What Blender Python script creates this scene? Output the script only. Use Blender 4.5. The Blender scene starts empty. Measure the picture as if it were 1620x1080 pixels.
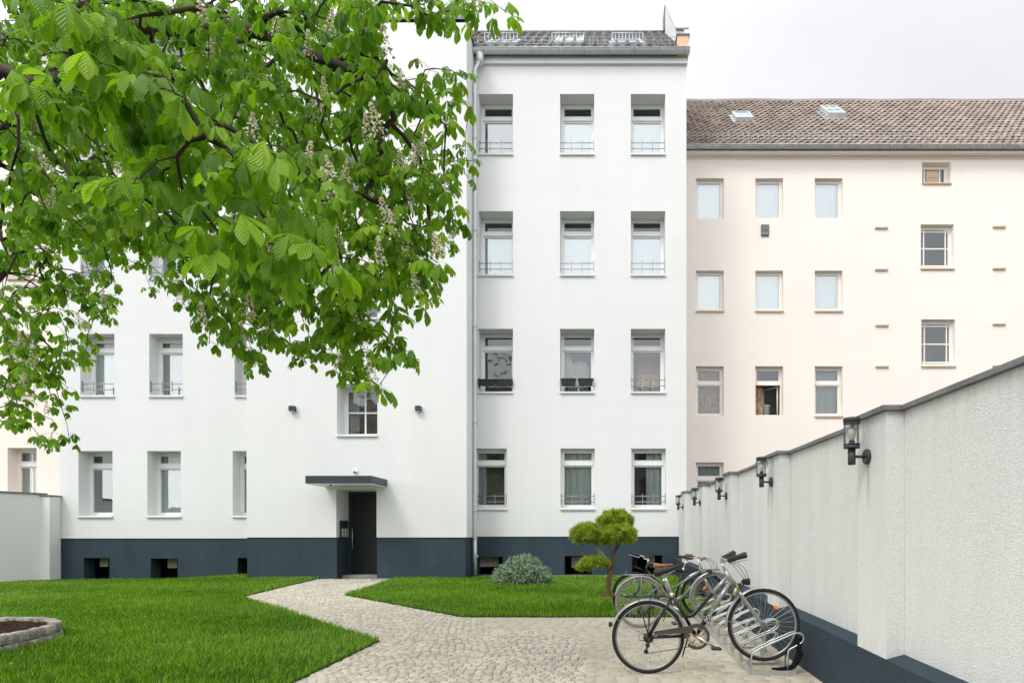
import bpy, math, random
import numpy as np
from mathutils import Vector, Matrix
R = math.radians
rnd = random.Random(7)
sc = bpy.context.scene
COL = sc.collection
F = 1000.0; CX = 951.0; HY = 842.0; EYE = 1.3

def W(px, py, Y): return Vector(((px-CX)*Y/F, Y, EYE+(HY-py)*Y/F))
def sst(a, b, x):
    t = min(1, max(0, (x-a)/(b-a))); return t*t*(3-2*t)
def gz(x, y):
    return -.15+.015*min(18, max(-10, y)) - .13*sst(-9, -12.5, x)*sst(9, 17, y)
def G(px, py):
    Y = 1.45/((py-HY)/F+.015); return ((px-CX)*Y/F, Y)

# ---------------------------------------------------------------- materials
def mat(name, col, rough=.8, spec=.3, metal=0, noise=None, bump=None, trans=0, alpha=1, coat=0, attr=None, extra=None):
    m = bpy.data.materials.new(name); m.use_nodes = True
    nt = m.node_tree; N = nt.nodes; L = nt.links
    b = N['Principled BSDF']
    b.inputs['Base Color'].default_value = (*col, 1); b.inputs['Roughness'].default_value = rough
    b.inputs['Specular IOR Level'].default_value = spec; b.inputs['Metallic'].default_value = metal
    if coat: b.inputs['Coat Weight'].default_value = coat; b.inputs['Coat Roughness'].default_value = .1
    tc = N.new('ShaderNodeTexCoord')
    src = None
    if noise:      # list of (scale, amount, (stretch xyz))
        last = None
        for (s, amt, st) in noise:
            mp = N.new('ShaderNodeMapping'); mp.inputs['Scale'].default_value = st
            L.new(tc.outputs['Object'], mp.inputs['Vector'])
            n = N.new('ShaderNodeTexNoise'); n.inputs['Scale'].default_value = s; n.inputs['Detail'].default_value = 5
            L.new(mp.outputs[0], n.inputs['Vector'])
            mr = N.new('ShaderNodeMapRange'); mr.inputs['From Min'].default_value = .25; mr.inputs['From Max'].default_value = .75
            mr.inputs['To Min'].default_value = 1-amt; mr.inputs['To Max'].default_value = 1+amt
            L.new(n.outputs['Fac'], mr.inputs['Value'])
            if last is None: last = mr.outputs[0]
            else:
                mu = N.new('ShaderNodeMath'); mu.operation = 'MULTIPLY'
                L.new(last, mu.inputs[0]); L.new(mr.outputs[0], mu.inputs[1]); last = mu.outputs[0]
        src = last
    if attr:
        a = N.new('ShaderNodeAttribute'); a.attribute_name = 'rnd'
        mr = N.new('ShaderNodeMapRange'); mr.inputs['To Min'].default_value = 1-attr; mr.inputs['To Max'].default_value = 1+attr
        L.new(a.outputs['Fac'], mr.inputs['Value'])
        if src is None: src = mr.outputs[0]
        else:
            mu = N.new('ShaderNodeMath'); mu.operation = 'MULTIPLY'
            L.new(src, mu.inputs[0]); L.new(mr.outputs[0], mu.inputs[1]); src = mu.outputs[0]
    if src is not None:
        vm = N.new('ShaderNodeVectorMath'); vm.operation = 'SCALE'; vm.inputs[0].default_value = col
        L.new(src, vm.inputs['Scale']); L.new(vm.outputs[0], b.inputs['Base Color'])
    if bump:       # (scale, strength, distance, stretch)
        s, stg, dist, st = bump
        mp = N.new('ShaderNodeMapping'); mp.inputs['Scale'].default_value = st
        L.new(tc.outputs['Object'], mp.inputs['Vector'])
        n = N.new('ShaderNodeTexNoise'); n.inputs['Scale'].default_value = s; n.inputs['Detail'].default_value = 6
        L.new(mp.outputs[0], n.inputs['Vector'])
        bp = N.new('ShaderNodeBump'); bp.inputs['Strength'].default_value = stg; bp.inputs['Distance'].default_value = dist
        L.new(n.outputs['Fac'], bp.inputs['Height']); L.new(bp.outputs[0], b.inputs['Normal'])
    return m

I3 = (1, 1, 1)
M = {}
M['white'] = mat('white_plaster', (.725, .738, .725), .9, .15, noise=[(.3, .035, (1, 1, .7)), (2.2, .018, (1, 1, .10)), (1.3, .015, (.25, 1, 2.5)), (14, .012, I3)], bump=(90, .25, .004, I3))
M['whitelow'] = M['white']
M['cream'] = mat('cream_plaster', (.85, .785, .715), .9, .15, noise=[(.3, .03, I3), (2.5, .012, (1, 1, .2))], bump=(60, .25, .004, I3))
M['creamtrim'] = mat('cream_trim', (.62, .48, .34), .9, .15)
M['stucco'] = mat('rough_stucco', (.685, .692, .672), .95, .1, noise=[(.8, .04, (1, 1, .4)), (4, .05, (1, 1, .08)), (90, .13, I3)], bump=(95, .65, .011, I3))
def streaks_and_grime(m):
    # narrow dark streaks below each lamp mount; grime below the coping and low down
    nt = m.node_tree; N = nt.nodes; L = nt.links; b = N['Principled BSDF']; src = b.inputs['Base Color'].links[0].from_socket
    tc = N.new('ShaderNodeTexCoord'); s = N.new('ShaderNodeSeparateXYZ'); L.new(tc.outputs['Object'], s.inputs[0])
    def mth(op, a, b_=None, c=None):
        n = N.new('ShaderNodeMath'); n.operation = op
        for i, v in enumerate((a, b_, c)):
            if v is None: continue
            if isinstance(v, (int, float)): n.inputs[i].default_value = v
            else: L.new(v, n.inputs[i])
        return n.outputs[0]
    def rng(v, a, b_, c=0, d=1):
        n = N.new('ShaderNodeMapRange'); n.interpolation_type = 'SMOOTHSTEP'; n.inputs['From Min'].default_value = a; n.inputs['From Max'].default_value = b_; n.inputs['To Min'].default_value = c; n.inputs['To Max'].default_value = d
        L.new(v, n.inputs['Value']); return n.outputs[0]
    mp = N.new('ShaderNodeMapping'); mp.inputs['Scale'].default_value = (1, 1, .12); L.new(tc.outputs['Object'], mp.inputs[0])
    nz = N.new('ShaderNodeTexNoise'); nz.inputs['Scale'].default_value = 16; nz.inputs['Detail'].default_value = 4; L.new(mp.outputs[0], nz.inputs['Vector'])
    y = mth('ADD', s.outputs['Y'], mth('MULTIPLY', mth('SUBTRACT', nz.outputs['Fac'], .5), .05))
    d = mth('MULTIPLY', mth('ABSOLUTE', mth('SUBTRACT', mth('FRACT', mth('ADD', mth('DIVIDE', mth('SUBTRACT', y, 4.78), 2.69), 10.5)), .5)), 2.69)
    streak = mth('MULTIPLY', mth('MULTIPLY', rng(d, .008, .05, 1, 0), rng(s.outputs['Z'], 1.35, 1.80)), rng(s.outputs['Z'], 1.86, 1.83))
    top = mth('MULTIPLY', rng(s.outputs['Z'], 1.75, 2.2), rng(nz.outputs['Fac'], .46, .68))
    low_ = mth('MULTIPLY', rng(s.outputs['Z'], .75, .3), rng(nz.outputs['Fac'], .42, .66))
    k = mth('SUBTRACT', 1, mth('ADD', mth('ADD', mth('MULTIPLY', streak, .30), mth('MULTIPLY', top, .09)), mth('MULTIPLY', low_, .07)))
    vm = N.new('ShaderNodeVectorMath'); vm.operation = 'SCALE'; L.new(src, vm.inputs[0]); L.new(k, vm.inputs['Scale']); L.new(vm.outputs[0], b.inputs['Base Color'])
streaks_and_grime(M['stucco'])
M['skyglass'] = mat('roof_glass', (.62, .68, .70), .08, .5, .9)
M['stuccodark'] = mat('blue_grey_plinth_stucco', (.030, .048, .063), .75, .25, noise=[(2, .08, I3), (120, .12, I3)], bump=(85, .7, .011, I3))
M['plinth'] = mat('blue_grey_plinth', (.034, .055, .072), .75, .25, noise=[(1.2, .14, (1, 1, .6)), (5, .10, (1, 1, .3)), (40, .06, I3)], bump=(60, .25, .005, I3))
M['gardenwall'] = mat('light_garden_wall', (.74, .755, .73), .95, .1, noise=[(.6, .03, (1, 1, .4))], bump=(60, .3, .006, I3))
M['coping'] = mat('lead_grey_coping', (.17, .175, .175), .6, .4, noise=[(4, .3, I3), (30, .15, I3)], bump=(12, .4, .02, I3))
M['frame'] = mat('white_window_frame', (.82, .83, .82), .35, .4)
M['creamframe'] = mat('cream_window_frame', (.83, .8, .75), .4, .4)
M['sill'] = mat('pale_sill', (.72, .73, .72), .4, .4)
M['interior'] = mat('room_wall', (.42, .42, .40), .9)
M['dark'] = mat('dark_recess', (.012, .015, .02), .9, .1)
M['curtain'] = mat('sheer_curtain', (.68, .71, .69), .9, .1, noise=[(5, .15, (6, 6, .1))])
M['whiteblind'] = mat('white_blind', (.80, .83, .85), .8, .2, noise=[(1.3, .06, I3)])
M['frost'] = mat('frosted_screen', (.56, .66, .63), .6, .3, noise=[(14, .12, (1, 1, 2.5)), (40, .1, I3)])
M['greycurtain'] = mat('grey_curtain', (.45, .47, .47), .9, .1, noise=[(5, .25, (7, 7, .1))])
M['lace'] = mat('patterned_curtain', (.40, .27, .17), .9, .1, noise=[(7, .5, I3), (25, .4, I3)])
M['basket'] = mat('wicker_box', (.85, .52, .22), .8, .2, noise=[(30, .3, (1, 1, 4))])
M['board'] = mat('weathered_board', (.40, .37, .31), .85, .1, noise=[(6, .15, I3)])
M['redwall'] = mat('brownish_red_shade', (.60, .36, .31), .9, .1, noise=[(3, .1, I3)])
M['blue'] = mat('blue_drape', (.12, .2, .32), .9, .1)
M['red'] = mat('red_plastic', (.6, .05, .04), .5)
M['zinc'] = mat('zinc', (.58, .63, .63), .45, .5, .4, noise=[(6, .1, (1, 1, .3))])
M['zincold'] = mat('weathered_zinc', (.52, .52, .50), .5, .4, .35, noise=[(4, .2, I3)])
M['flashing'] = mat('pale_flashing', (.50, .53, .56), .6, .3)
M['galv'] = mat('galvanised_steel', (.52, .54, .52), .38, .5, .65, noise=[(20, .18, I3)])
M['anth'] = mat('anthracite_metal', (.03, .045, .052), .45, .4)
M['door'] = mat('dark_door', (.012, .018, .02), .4, .4, noise=[(2, .1, I3)])
M['steel'] = mat('brushed_steel', (.6, .6, .6), .3, .5, .9)
M['silver'] = mat('silver_paint', (.33, .335, .33), .32, .5, .5, noise=[(30, .08, I3)])
M['black'] = mat('black_paint', (.010, .011, .012), .3, .35)
M['plastic'] = mat('black_plastic', (.02, .021, .022), .6, .4)
M['rubber'] = mat('black_rubber', (.025, .025, .026), .85, .2, noise=[(40, .2, I3)])
M['oldrubber'] = mat('faded_tyre', (.25, .22, .19), .9, .2, noise=[(20, .2, I3)])
M['tan'] = mat('brown_leather', (.30, .12, .065), .6, .4, noise=[(20, .15, I3)])
M['bikegreen'] = mat('grey_green_paint', (.15, .19, .17), .35, .5, .3, noise=[(30, .1, I3)])
M['brass'] = mat('aged_brass', (.42, .32, .18), .4, .5, .8, noise=[(30, .3, I3)])
M['orange'] = mat('orange_reflector', (.85, .25, .02), .3, .6)
M['redlens'] = mat('red_reflector', (.25, .03, .02), .3, .6)
M['darkchain'] = mat('dark_chain', (.06, .055, .05), .5, .5, .7, noise=[(80, .4, I3)])
M['smoke'] = mat('smoked_chainguard', (.055, .055, .05), .35, .5)
M['lampmetal'] = mat('dark_grey_lamp_metal', (.055, .06, .06), .5, .4, .3, noise=[(30, .15, I3)])
M['vent'] = mat('vent_metal', (.13, .13, .12), .6, .3)
M['textile'] = mat('black_webbing', (.012, .012, .013), .9, .1)
M['bulb'] = mat('frosted_bulb', (.6, .58, .5), .3, .5)
M['orangeplaster'] = mat('salmon_plaster', (.72, .50, .35), .9, .1, noise=[(4, .05, I3)])
M['bark'] = mat('chestnut_bark', (.062, .05, .038), .9, .15, noise=[(8, .3, (1, 1, .3)), (40, .2, I3)], bump=(30, .8, .01, (1, 1, .3)))
M['pinebark'] = mat('pine_bark', (.19, .115, .075), .95, .1, noise=[(14, .35, (1, 1, .4)), (60, .3, I3)], bump=(50, 1, .012, (1, 1, .4)))
M['deadwood'] = mat('bleached_wood', (.36, .33, .28), .9, .1, noise=[(20, .2, (1, 1, .3))], bump=(40, .6, .008, (1, 1, .2)))
M['tile'] = mat('weathered_clay_tile', (.41, .345, .30), .85, .2, noise=[(1.1, .10, I3), (9, .13, I3)], attr=.22)
M['tiledark'] = mat('dark_glazed_tile', (.15, .14, .145), .3, .6, noise=[(6, .12, I3)], attr=.2)
M['cobble'] = mat('granite_setts', (.465, .43, .35), .85, .2, noise=[(1.2, .08, I3), (60, .2, I3), (200, .1, I3)], bump=(90, .5, .004, I3), attr=.17)
M['paver'] = mat('buff_pavers', (.435, .40, .315), .85, .2, noise=[(.8, .07, I3), (120, .08, I3)], bump=(120, .3, .002, I3), attr=.07)
M['granite'] = mat('grey_granite', (.34, .32, .285), .85, .2, noise=[(60, .4, I3), (14, .25, I3)], bump=(45, 1, .02, I3), attr=.32)
M['concrete'] = mat('pale_concrete', (.30, .30, .28), .9, .15, noise=[(4, .08, I3), (60, .06, I3)])
M['joint'] = mat('sandy_joints', (.055, .052, .03), .95, .05, noise=[(1.5, .25, I3), (25, .35, I3)])
M['turf'] = mat('lawn_turf', (.03, .065, .01), .95, .05, noise=[(3, .25, I3), (30, .3, I3)])
M['soil'] = mat('dark_bark_mulch', (.05, .028, .018), .95, .05, noise=[(12, .5, I3), (50, .5, I3)], bump=(20, 1, .08, I3))
M['backbuilding'] = mat('grey_render', (.42, .41, .38), .9, .1, noise=[(.5, .05, I3)])
M['backglass'] = mat('dim_glass', (.05, .06, .07), .1, .5)

def glass_mat(lo=.30, name='window_glass'):
    m = bpy.data.materials.new(name); m.use_nodes = True
    nt = m.node_tree; N = nt.nodes; L = nt.links; N.remove(N['Principled BSDF'])
    o = N['Material Output']; t = N.new('ShaderNodeBsdfTransparent'); t.inputs[0].default_value = (.82, .87, .86, 1)
    g = N.new('ShaderNodeBsdfGlossy'); g.inputs['Roughness'].default_value = .02; g.inputs[0].default_value = (.95, 1, 1, 1)
    fr = N.new('ShaderNodeFresnel'); fr.inputs[0].default_value = 1.5
    mr = N.new('ShaderNodeMapRange'); mr.inputs['To Min'].default_value = lo; mr.inputs['To Max'].default_value = 1
    L.new(fr.outputs[0], mr.inputs[0])
    tc = N.new('ShaderNodeTexCoord'); n = N.new('ShaderNodeTexNoise'); n.inputs['Scale'].default_value = 1.6
    bp = N.new('ShaderNodeBump'); bp.inputs['Strength'].default_value = .12; bp.inputs['Distance'].default_value = .03
    L.new(tc.outputs['Object'], n.inputs['Vector']); L.new(n.outputs['Fac'], bp.inputs['Height']); L.new(bp.outputs[0], g.inputs['Normal'])
    mx = N.new('ShaderNodeMixShader'); L.new(mr.outputs[0], mx.inputs[0]); L.new(t.outputs[0], mx.inputs[1]); L.new(g.outputs[0], mx.inputs[2])
    L.new(mx.outputs[0], o.inputs[0]); return m
M['glass'] = glass_mat(); M['glassdull'] = glass_mat(.07, 'dull_glass'); M['glasslow'] = glass_mat(.08, 'plain_glass')
def clear_mat():
    m = bpy.data.materials.new('lamp_glass'); m.use_nodes = True
    nt = m.node_tree; N = nt.nodes; L = nt.links; N.remove(N['Principled BSDF'])
    o = N['Material Output']; t = N.new('ShaderNodeBsdfTransparent'); t.inputs[0].default_value = (.9, .93, .92, 1)
    g = N.new('ShaderNodeBsdfGlossy'); g.inputs['Roughness'].default_value = .03
    lw = N.new('ShaderNodeLayerWeight'); lw.inputs[0].default_value = .35
    mx = N.new('ShaderNodeMixShader'); L.new(lw.outputs['Facing'], mx.inputs[0]); L.new(t.outputs[0], mx.inputs[1]); L.new(g.outputs[0], mx.inputs[2])
    L.new(mx.outputs[0], o.inputs[0]); return m
M['clear'] = clear_mat()

def leaf_mat(name, cols, trans=.4, rough=.45, vein=True, tcol=None):
    m = bpy.data.materials.new(name); m.use_nodes = True
    nt = m.node_tree; N = nt.nodes; L = nt.links
    b = N['Principled BSDF']; o = N['Material Output']
    a = N.new('ShaderNodeAttribute'); a.attribute_name = 'rnd'
    cr = N.new('ShaderNodeValToRGB')
    el = cr.color_ramp.elements
    el[0].color = (*cols[0], 1); el[1].color = (*cols[-1], 1)
    for i, c in enumerate(cols[1:-1]):
        e = el.new((i+1)/(len(cols)-1)); e.color = (*c, 1)
    L.new(a.outputs['Fac'], cr.inputs[0]); L.new(cr.outputs[0], b.inputs['Base Color'])
    b.inputs['Roughness'].default_value = rough; b.inputs['Specular IOR Level'].default_value = .35
    tr = N.new('ShaderNodeBsdfTranslucent')
    hs = N.new('ShaderNodeMix'); hs.data_type = 'RGBA'; hs.blend_type = 'MULTIPLY'; hs.inputs[0].default_value = 1
    L.new(cr.outputs[0], hs.inputs[6]); hs.inputs[7].default_value = (*(tcol or (1.5, 1.7, .8)), 1)
    L.new(hs.outputs[2], tr.inputs[0])
    mx = N.new('ShaderNodeMixShader'); mx.inputs[0].default_value = trans
    L.new(b.outputs[0], mx.inputs[1]); L.new(tr.outputs[0], mx.inputs[2]); L.new(mx.outputs[0], o.inputs[0])
    if vein:
        v = N.new('ShaderNodeAttribute'); v.attribute_name = 'vein'
        s = N.new('ShaderNodeMath'); s.operation = 'SINE'; mu = N.new('ShaderNodeMath'); mu.operation = 'MULTIPLY'; mu.inputs[1].default_value = 80
        L.new(v.outputs['Fac'], mu.inputs[0]); L.new(mu.outputs[0], s.inputs[0])
        bp = N.new('ShaderNodeBump'); bp.inputs['Strength'].default_value = .55; bp.inputs['Distance'].default_value = .003
        L.new(s.outputs[0], bp.inputs['Height']); L.new(bp.outputs[0], b.inputs['Normal']); L.new(bp.outputs[0], tr.inputs['Normal'])
    return m
M['leaf'] = leaf_mat('chestnut_leaf', [(.075, .17, .008), (.145, .29, .010), (.22, .39, .014), (.36, .52, .035)], .42, .42)
M['grass'] = leaf_mat('grass_blade', [(.055, .135, .010), (.13, .28, .012), (.24, .42, .022), (.44, .57, .16)], .35, .5, False, (1.3, 1.4, .7))
M['needle'] = leaf_mat('pine_needle', [(.11, .19, .015), (.29, .38, .03), (.50, .56, .08)], .25, .6, False)
M['spruce'] = leaf_mat('blue_spruce_needle', [(.12, .21, .12), (.28, .40, .25), (.52, .64, .45)], .15, .6, False, (1, 1, 1))
M['flower'] = mat('cream_blossom', (.80, .73, .55), .8, .1, attr=.25, noise=[(60, .2, I3)])

# ---------------------------------------------------------------- mesh builder
class MB:
    def __init__(s): s.v = []; s.f = []; s.m = []; s.sm = []; s.mi = 0; s.smooth = False
    def face(s, idx, mi=None):
        s.f.append(tuple(idx)); s.m.append(s.mi if mi is None else mi); s.sm.append(s.smooth)
    def quad(s, a, b, c, d, mi=None):
        n = len(s.v); s.v += [tuple(a), tuple(b), tuple(c), tuple(d)]; s.face((n, n+1, n+2, n+3), mi)
    def box(s, x0, x1, y0, y1, z0, z1, T=None, mi=None, bev=0):
        if x0 > x1: x0, x1 = x1, x0
        if y0 > y1: y0, y1 = y1, y0
        if z0 > z1: z0, z1 = z1, z0
        n = len(s.v)
        b = min(bev, (x1-x0)*.45, (y1-y0)*.45, (z1-z0)*.45)
        if b <= 0:
            P = [(x0,y0,z0),(x1,y0,z0),(x1,y1,z0),(x0,y1,z0),(x0,y0,z1),(x1,y0,z1),(x1,y1,z1),(x0,y1,z1)]
            Fc = [(0,3,2,1),(4,5,6,7),(0,1,5,4),(1,2,6,5),(2,3,7,6),(3,0,4,7)]
        else:
            def ring(z, i): return [(x0+i,y0+i,z),(x1-i,y0+i,z),(x1-i,y1-i,z),(x0+i,y1-i,z)]
            P = ring(z0, b)+ring(z0+b, 0)+ring(z1-b, 0)+ring(z1, b)
            Fc = [(3,2,1,0),(12,13,14,15)]
            for k in range(3):
                for j in range(4):
                    a = k*4+j; c = k*4+(j+1) % 4; Fc.append((a, c, c+4, a+4))
        for p in P: s.v.append(tuple(T @ Vector(p)) if T else p)
        for f in Fc: s.face([n+i for i in f], mi)
    def tube(s, pts, r, n=8, closed=False, cap=True, mi=None):
        pts = [Vector(p) for p in pts]
        K = len(pts)
        rr = r if isinstance(r, (list, tuple)) else [r]*K
        base = len(s.v); sm = s.smooth; s.smooth = True
        up = None
        for i in range(K):
            if closed: d = pts[(i+1) % K]-pts[i-1]
            else: d = pts[min(i+1, K-1)]-pts[max(i-1, 0)]
            if d.length < 1e-9: d = Vector((0, 0, 1))
            d.normalize()
            if up is None:
                up = Vector((0, 1, 0)) if abs(d.y) < .9 else Vector((1, 0, 0))
            a = up-d*up.dot(d)
            if a.length < 1e-4: a = d.orthogonal()
            a.normalize(); up = a; b = d.cross(a)
            for j in range(n):
                t = 2*math.pi*j/n
                s.v.append(tuple(pts[i]+(a*math.cos(t)+b*math.sin(t))*rr[i]))
        for i in range(K if closed else K-1):
            i2 = (i+1) % K
            for j in range(n):
                j2 = (j+1) % n
                s.face((base+i*n+j, base+i*n+j2, base+i2*n+j2, base+i2*n+j), mi)
        s.smooth = False
        if cap and not closed:
            s.face([base+j for j in range(n)][::-1], mi); s.face([base+(K-1)*n+j for j in range(n)], mi)
        s.smooth = sm
    def lathe(s, prof, c=(0, 0, 0), axis='z', n=20, mi=None, smooth=True):
        base = len(s.v); sm = s.smooth; s.smooth = smooth
        for (r, h) in prof:
            for j in range(n):
                t = 2*math.pi*j/n; u = r*math.cos(t); w = r*math.sin(t)
                p = {'z': (u, w, h), 'y': (u, h, w), 'x': (h, u, w)}[axis]
                s.v.append((c[0]+p[0], c[1]+p[1], c[2]+p[2]))
        for i in range(len(prof)-1):
            for j in range(n):
                j2 = (j+1) % n
                s.face((base+i*n+j, base+i*n+j2, base+(i+1)*n+j2, base+(i+1)*n+j), mi)
        s.smooth = False
        s.face([base+j for j in range(n)][::-1], mi); s.face([base+(len(prof)-1)*n+j for j in range(n)], mi)
        s.smooth = sm
    def ell(s, c, r, nu=10, nv=14, mi=None, T=None):
        base = len(s.v); sm = s.smooth; s.smooth = True
        for i in range(nu+1):
            th = math.pi*(i/nu*.98+.01)
            for j in range(nv):
                ph = 2*math.pi*j/nv
                p = Vector((r[0]*math.sin(th)*math.cos(ph), r[1]*math.sin(th)*math.sin(ph), r[2]*math.cos(th)))
                if T: p = T @ p
                s.v.append((c[0]+p.x, c[1]+p.y, c[2]+p.z))
        for i in range(nu):
            for j in range(nv):
                j2 = (j+1) % nv
                s.face((base+i*nv+j, base+(i+1)*nv+j, base+(i+1)*nv+j2, base+i*nv+j2), mi)
        s.smooth = sm
    def build(s, name, mats, parent=None, label=None):
        me = bpy.data.meshes.new(name); me.from_pydata(s.v, [], s.f)
        if not isinstance(mats, (list, tuple)): mats = [mats]
        for m_ in mats: me.materials.append(M[m_] if isinstance(m_, str) else m_)
        me.polygons.foreach_set('material_index', s.m); me.polygons.foreach_set('use_smooth', s.sm)
        me.update()
        o = bpy.data.objects.new(name, me); COL.objects.link(o)
        if parent is not None: o.parent = parent
        if label: o['label'] = label
        return o

def empty(name, loc=(0, 0, 0), rot=(0, 0, 0)):
    o = bpy.data.objects.new(name, None); COL.objects.link(o); o.location = loc; o.rotation_euler = rot
    o.empty_display_size = .2
    return o
def tag(o, label, cat, group=None, kind=None):
    o['label'] = label; o['category'] = cat
    if group: o['group'] = group
    if kind: o['kind'] = kind
    return o
def struct(o): o['kind'] = 'structure'; return o
def copy_tree(o, parent=None):
    c = o.copy(); COL.objects.link(c)
    if parent is not None: c.parent = parent
    for ch in list(o.children): copy_tree(ch, c)
    return c

def np_mesh(name, V, faces_flat, sizes, mat_, parent=None, attrs=None, smooth=True):
    me = bpy.data.meshes.new(name)
    me.vertices.add(len(V)); me.vertices.foreach_set('co', np.ascontiguousarray(V, dtype=np.float32).ravel())
    me.loops.add(len(faces_flat)); me.loops.foreach_set('vertex_index', faces_flat.astype(np.int32))
    me.polygons.add(len(sizes))
    st = np.concatenate([[0], np.cumsum(sizes)[:-1]]).astype(np.int32)
    me.polygons.foreach_set('loop_start', st); me.polygons.foreach_set('loop_total', sizes.astype(np.int32))
    if smooth: me.polygons.foreach_set('use_smooth', np.ones(len(sizes), dtype=bool))
    for k, a in (attrs or {}).items():
        at = me.attributes.new(k, 'FLOAT', 'POINT'); at.data.foreach_set('value', a.astype(np.float32))
    me.materials.append(M[mat_]); me.update(calc_edges=True)
    o = bpy.data.objects.new(name, me); COL.objects.link(o)
    if parent is not None: o.parent = parent
    return o
def scatter(tv, tf, mats3, pos, rn, tvein=None):
    """tv (n,3) template, tf list of faces (same size), mats3 (k,3,3), pos (k,3), rn (k,)"""
    k = len(pos); n = len(tv)
    V = np.einsum('kij,nj->kni', mats3, tv)+pos[:, None, :]
    f = np.array(tf); base = (np.arange(k)*n)[:, None, None]
    FF = (f[None]+base).reshape(-1)
    sz = np.full(k*len(tf), f.shape[1])
    out = [V.reshape(-1, 3), FF, sz, np.repeat(rn, n)]
    out.append(np.tile(tvein, k) if tvein is not None else np.zeros(k*n))
    return out
def merge(parts):
    off = 0; Vs = []; Fs = []; S = []; A = []; B = []
    for V, FF, sz, a, b in parts:
        Vs.append(V); Fs.append(FF+off); S.append(sz); A.append(a); B.append(b); off += len(V)
    return np.concatenate(Vs), np.concatenate(Fs), np.concatenate(S), np.concatenate(A), np.concatenate(B)
def inpoly(x, y, poly):
    c = False; n = len(poly); j = n-1
    for i in range(n):
        xi, yi = poly[i]; xj, yj = poly[j]
        if (yi > y) != (yj > y) and x < (xj-xi)*(y-yi)/(yj-yi)+xi: c = not c
        j = i
    return c
def inpoly_np(X, Y, poly):
    c = np.zeros(len(X), dtype=bool); n = len(poly); j = n-1
    for i in range(n):
        xi, yi = poly[i]; xj, yj = poly[j]
        if yi != yj:
            k = ((yi > Y) != (yj > Y)) & (X < (xj-xi)*(Y-yi)/(yj-yi)+xi)
            c ^= k
        j = i
    return c
def gz_np(X, Y):
    def s(a, b, x):
        t = np.clip((x-a)/(b-a), 0, 1); return t*t*(3-2*t)
    return -.15+.015*np.clip(Y, -10, 18)-.13*s(-9, -12.5, X)*s(9, 17, Y)
# ---------------------------------------------------------------- camera, world, light
cam_d = bpy.data.cameras.new('camera'); cam = bpy.data.objects.new('camera', cam_d); COL.objects.link(cam)
cam.location = (0, 0, EYE); cam.rotation_euler = (R(90), 0, 0)
cam_d.sensor_width = 36; cam_d.lens = 36*F/1620; cam_d.shift_x = -(CX-810)/1620; cam_d.shift_y = (HY-540)/1620
cam_d.clip_start = .05; cam_d.clip_end = 2000
sc.camera = cam
sc.view_settings.view_transform = 'Standard'; sc.view_settings.look = 'None'; sc.view_settings.exposure = 0.24; sc.view_settings.gamma = 1
SUN_EL, SUN_AZ = 50, 145     # light comes from behind and left of the camera
w = bpy.data.worlds.new('World'); sc.world = w; w.use_nodes = True
nt = w.node_tree; N = nt.nodes; L = nt.links; bg = N['Background']
sky = N.new('ShaderNodeTexSky'); sky.sky_type = 'NISHITA'; sky.sun_disc = False
sky.sun_elevation = R(SUN_EL); sky.sun_rotation = R(180+SUN_AZ-110); sky.air_density = 1; sky.dust_density = 3
tcw = N.new('ShaderNodeTexCoord'); nz = N.new('ShaderNodeTexNoise'); nz.inputs['Scale'].default_value = 2.2; nz.inputs['Detail'].default_value = 5
mp = N.new('ShaderNodeMapping'); mp.inputs['Scale'].default_value = (1, 1, 2.5)
L.new(tcw.outputs['Generated'], mp.inputs[0]); L.new(mp.outputs[0], nz.inputs['Vector'])
cl = N.new('ShaderNodeValToRGB'); cl.color_ramp.elements[0].position = .3; cl.color_ramp.elements[0].color = (12.3, 12.4, 12.9, 1)
cl.color_ramp.elements[1].position = .72; cl.color_ramp.elements[1].color = (14.6, 14.6, 15.0, 1)
L.new(nz.outputs['Fac'], cl.inputs[0])
mxw = N.new('ShaderNodeMix'); mxw.data_type = 'RGBA'; mxw.inputs[0].default_value = .9
L.new(sky.outputs[0], mxw.inputs[6]); L.new(cl.outputs[0], mxw.inputs[7]); 
sx_ = N.new('ShaderNodeVectorMath'); sx_.operation = 'DOT_PRODUCT'; L.new(tcw.outputs['Generated'], sx_.inputs[0]); sx_.inputs[1].default_value = (-.55, -.62, .1)
gr_ = N.new('ShaderNodeMapRange'); gr_.interpolation_type = 'SMOOTHSTEP'; gr_.inputs['From Min'].default_value = -.75; gr_.inputs['From Max'].default_value = .75; gr_.inputs['To Min'].default_value = .635; gr_.inputs['To Max'].default_value = 1.42
L.new(sx_.outputs['Value'], gr_.inputs['Value'])      # overcast sky, brightest on the sun's side
sc_ = N.new('ShaderNodeVectorMath'); sc_.operation = 'SCALE'; L.new(mxw.outputs[2], sc_.inputs[0]); L.new(gr_.outputs[0], sc_.inputs['Scale'])
L.new(sc_.outputs[0], bg.inputs['Color'])
bg.inputs['Strength'].default_value = .1
sun_d = bpy.data.lights.new('sun', 'SUN'); sun_d.energy = 1.3; sun_d.angle = R(16); sun_d.color = (1, .97, .92)
sun = bpy.data.objects.new('sun', sun_d); COL.objects.link(sun)
dirv = Vector((.45, .62, -.95)).normalized()
sun.rotation_euler = dirv.to_track_quat('-Z', 'Y').to_euler()

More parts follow.
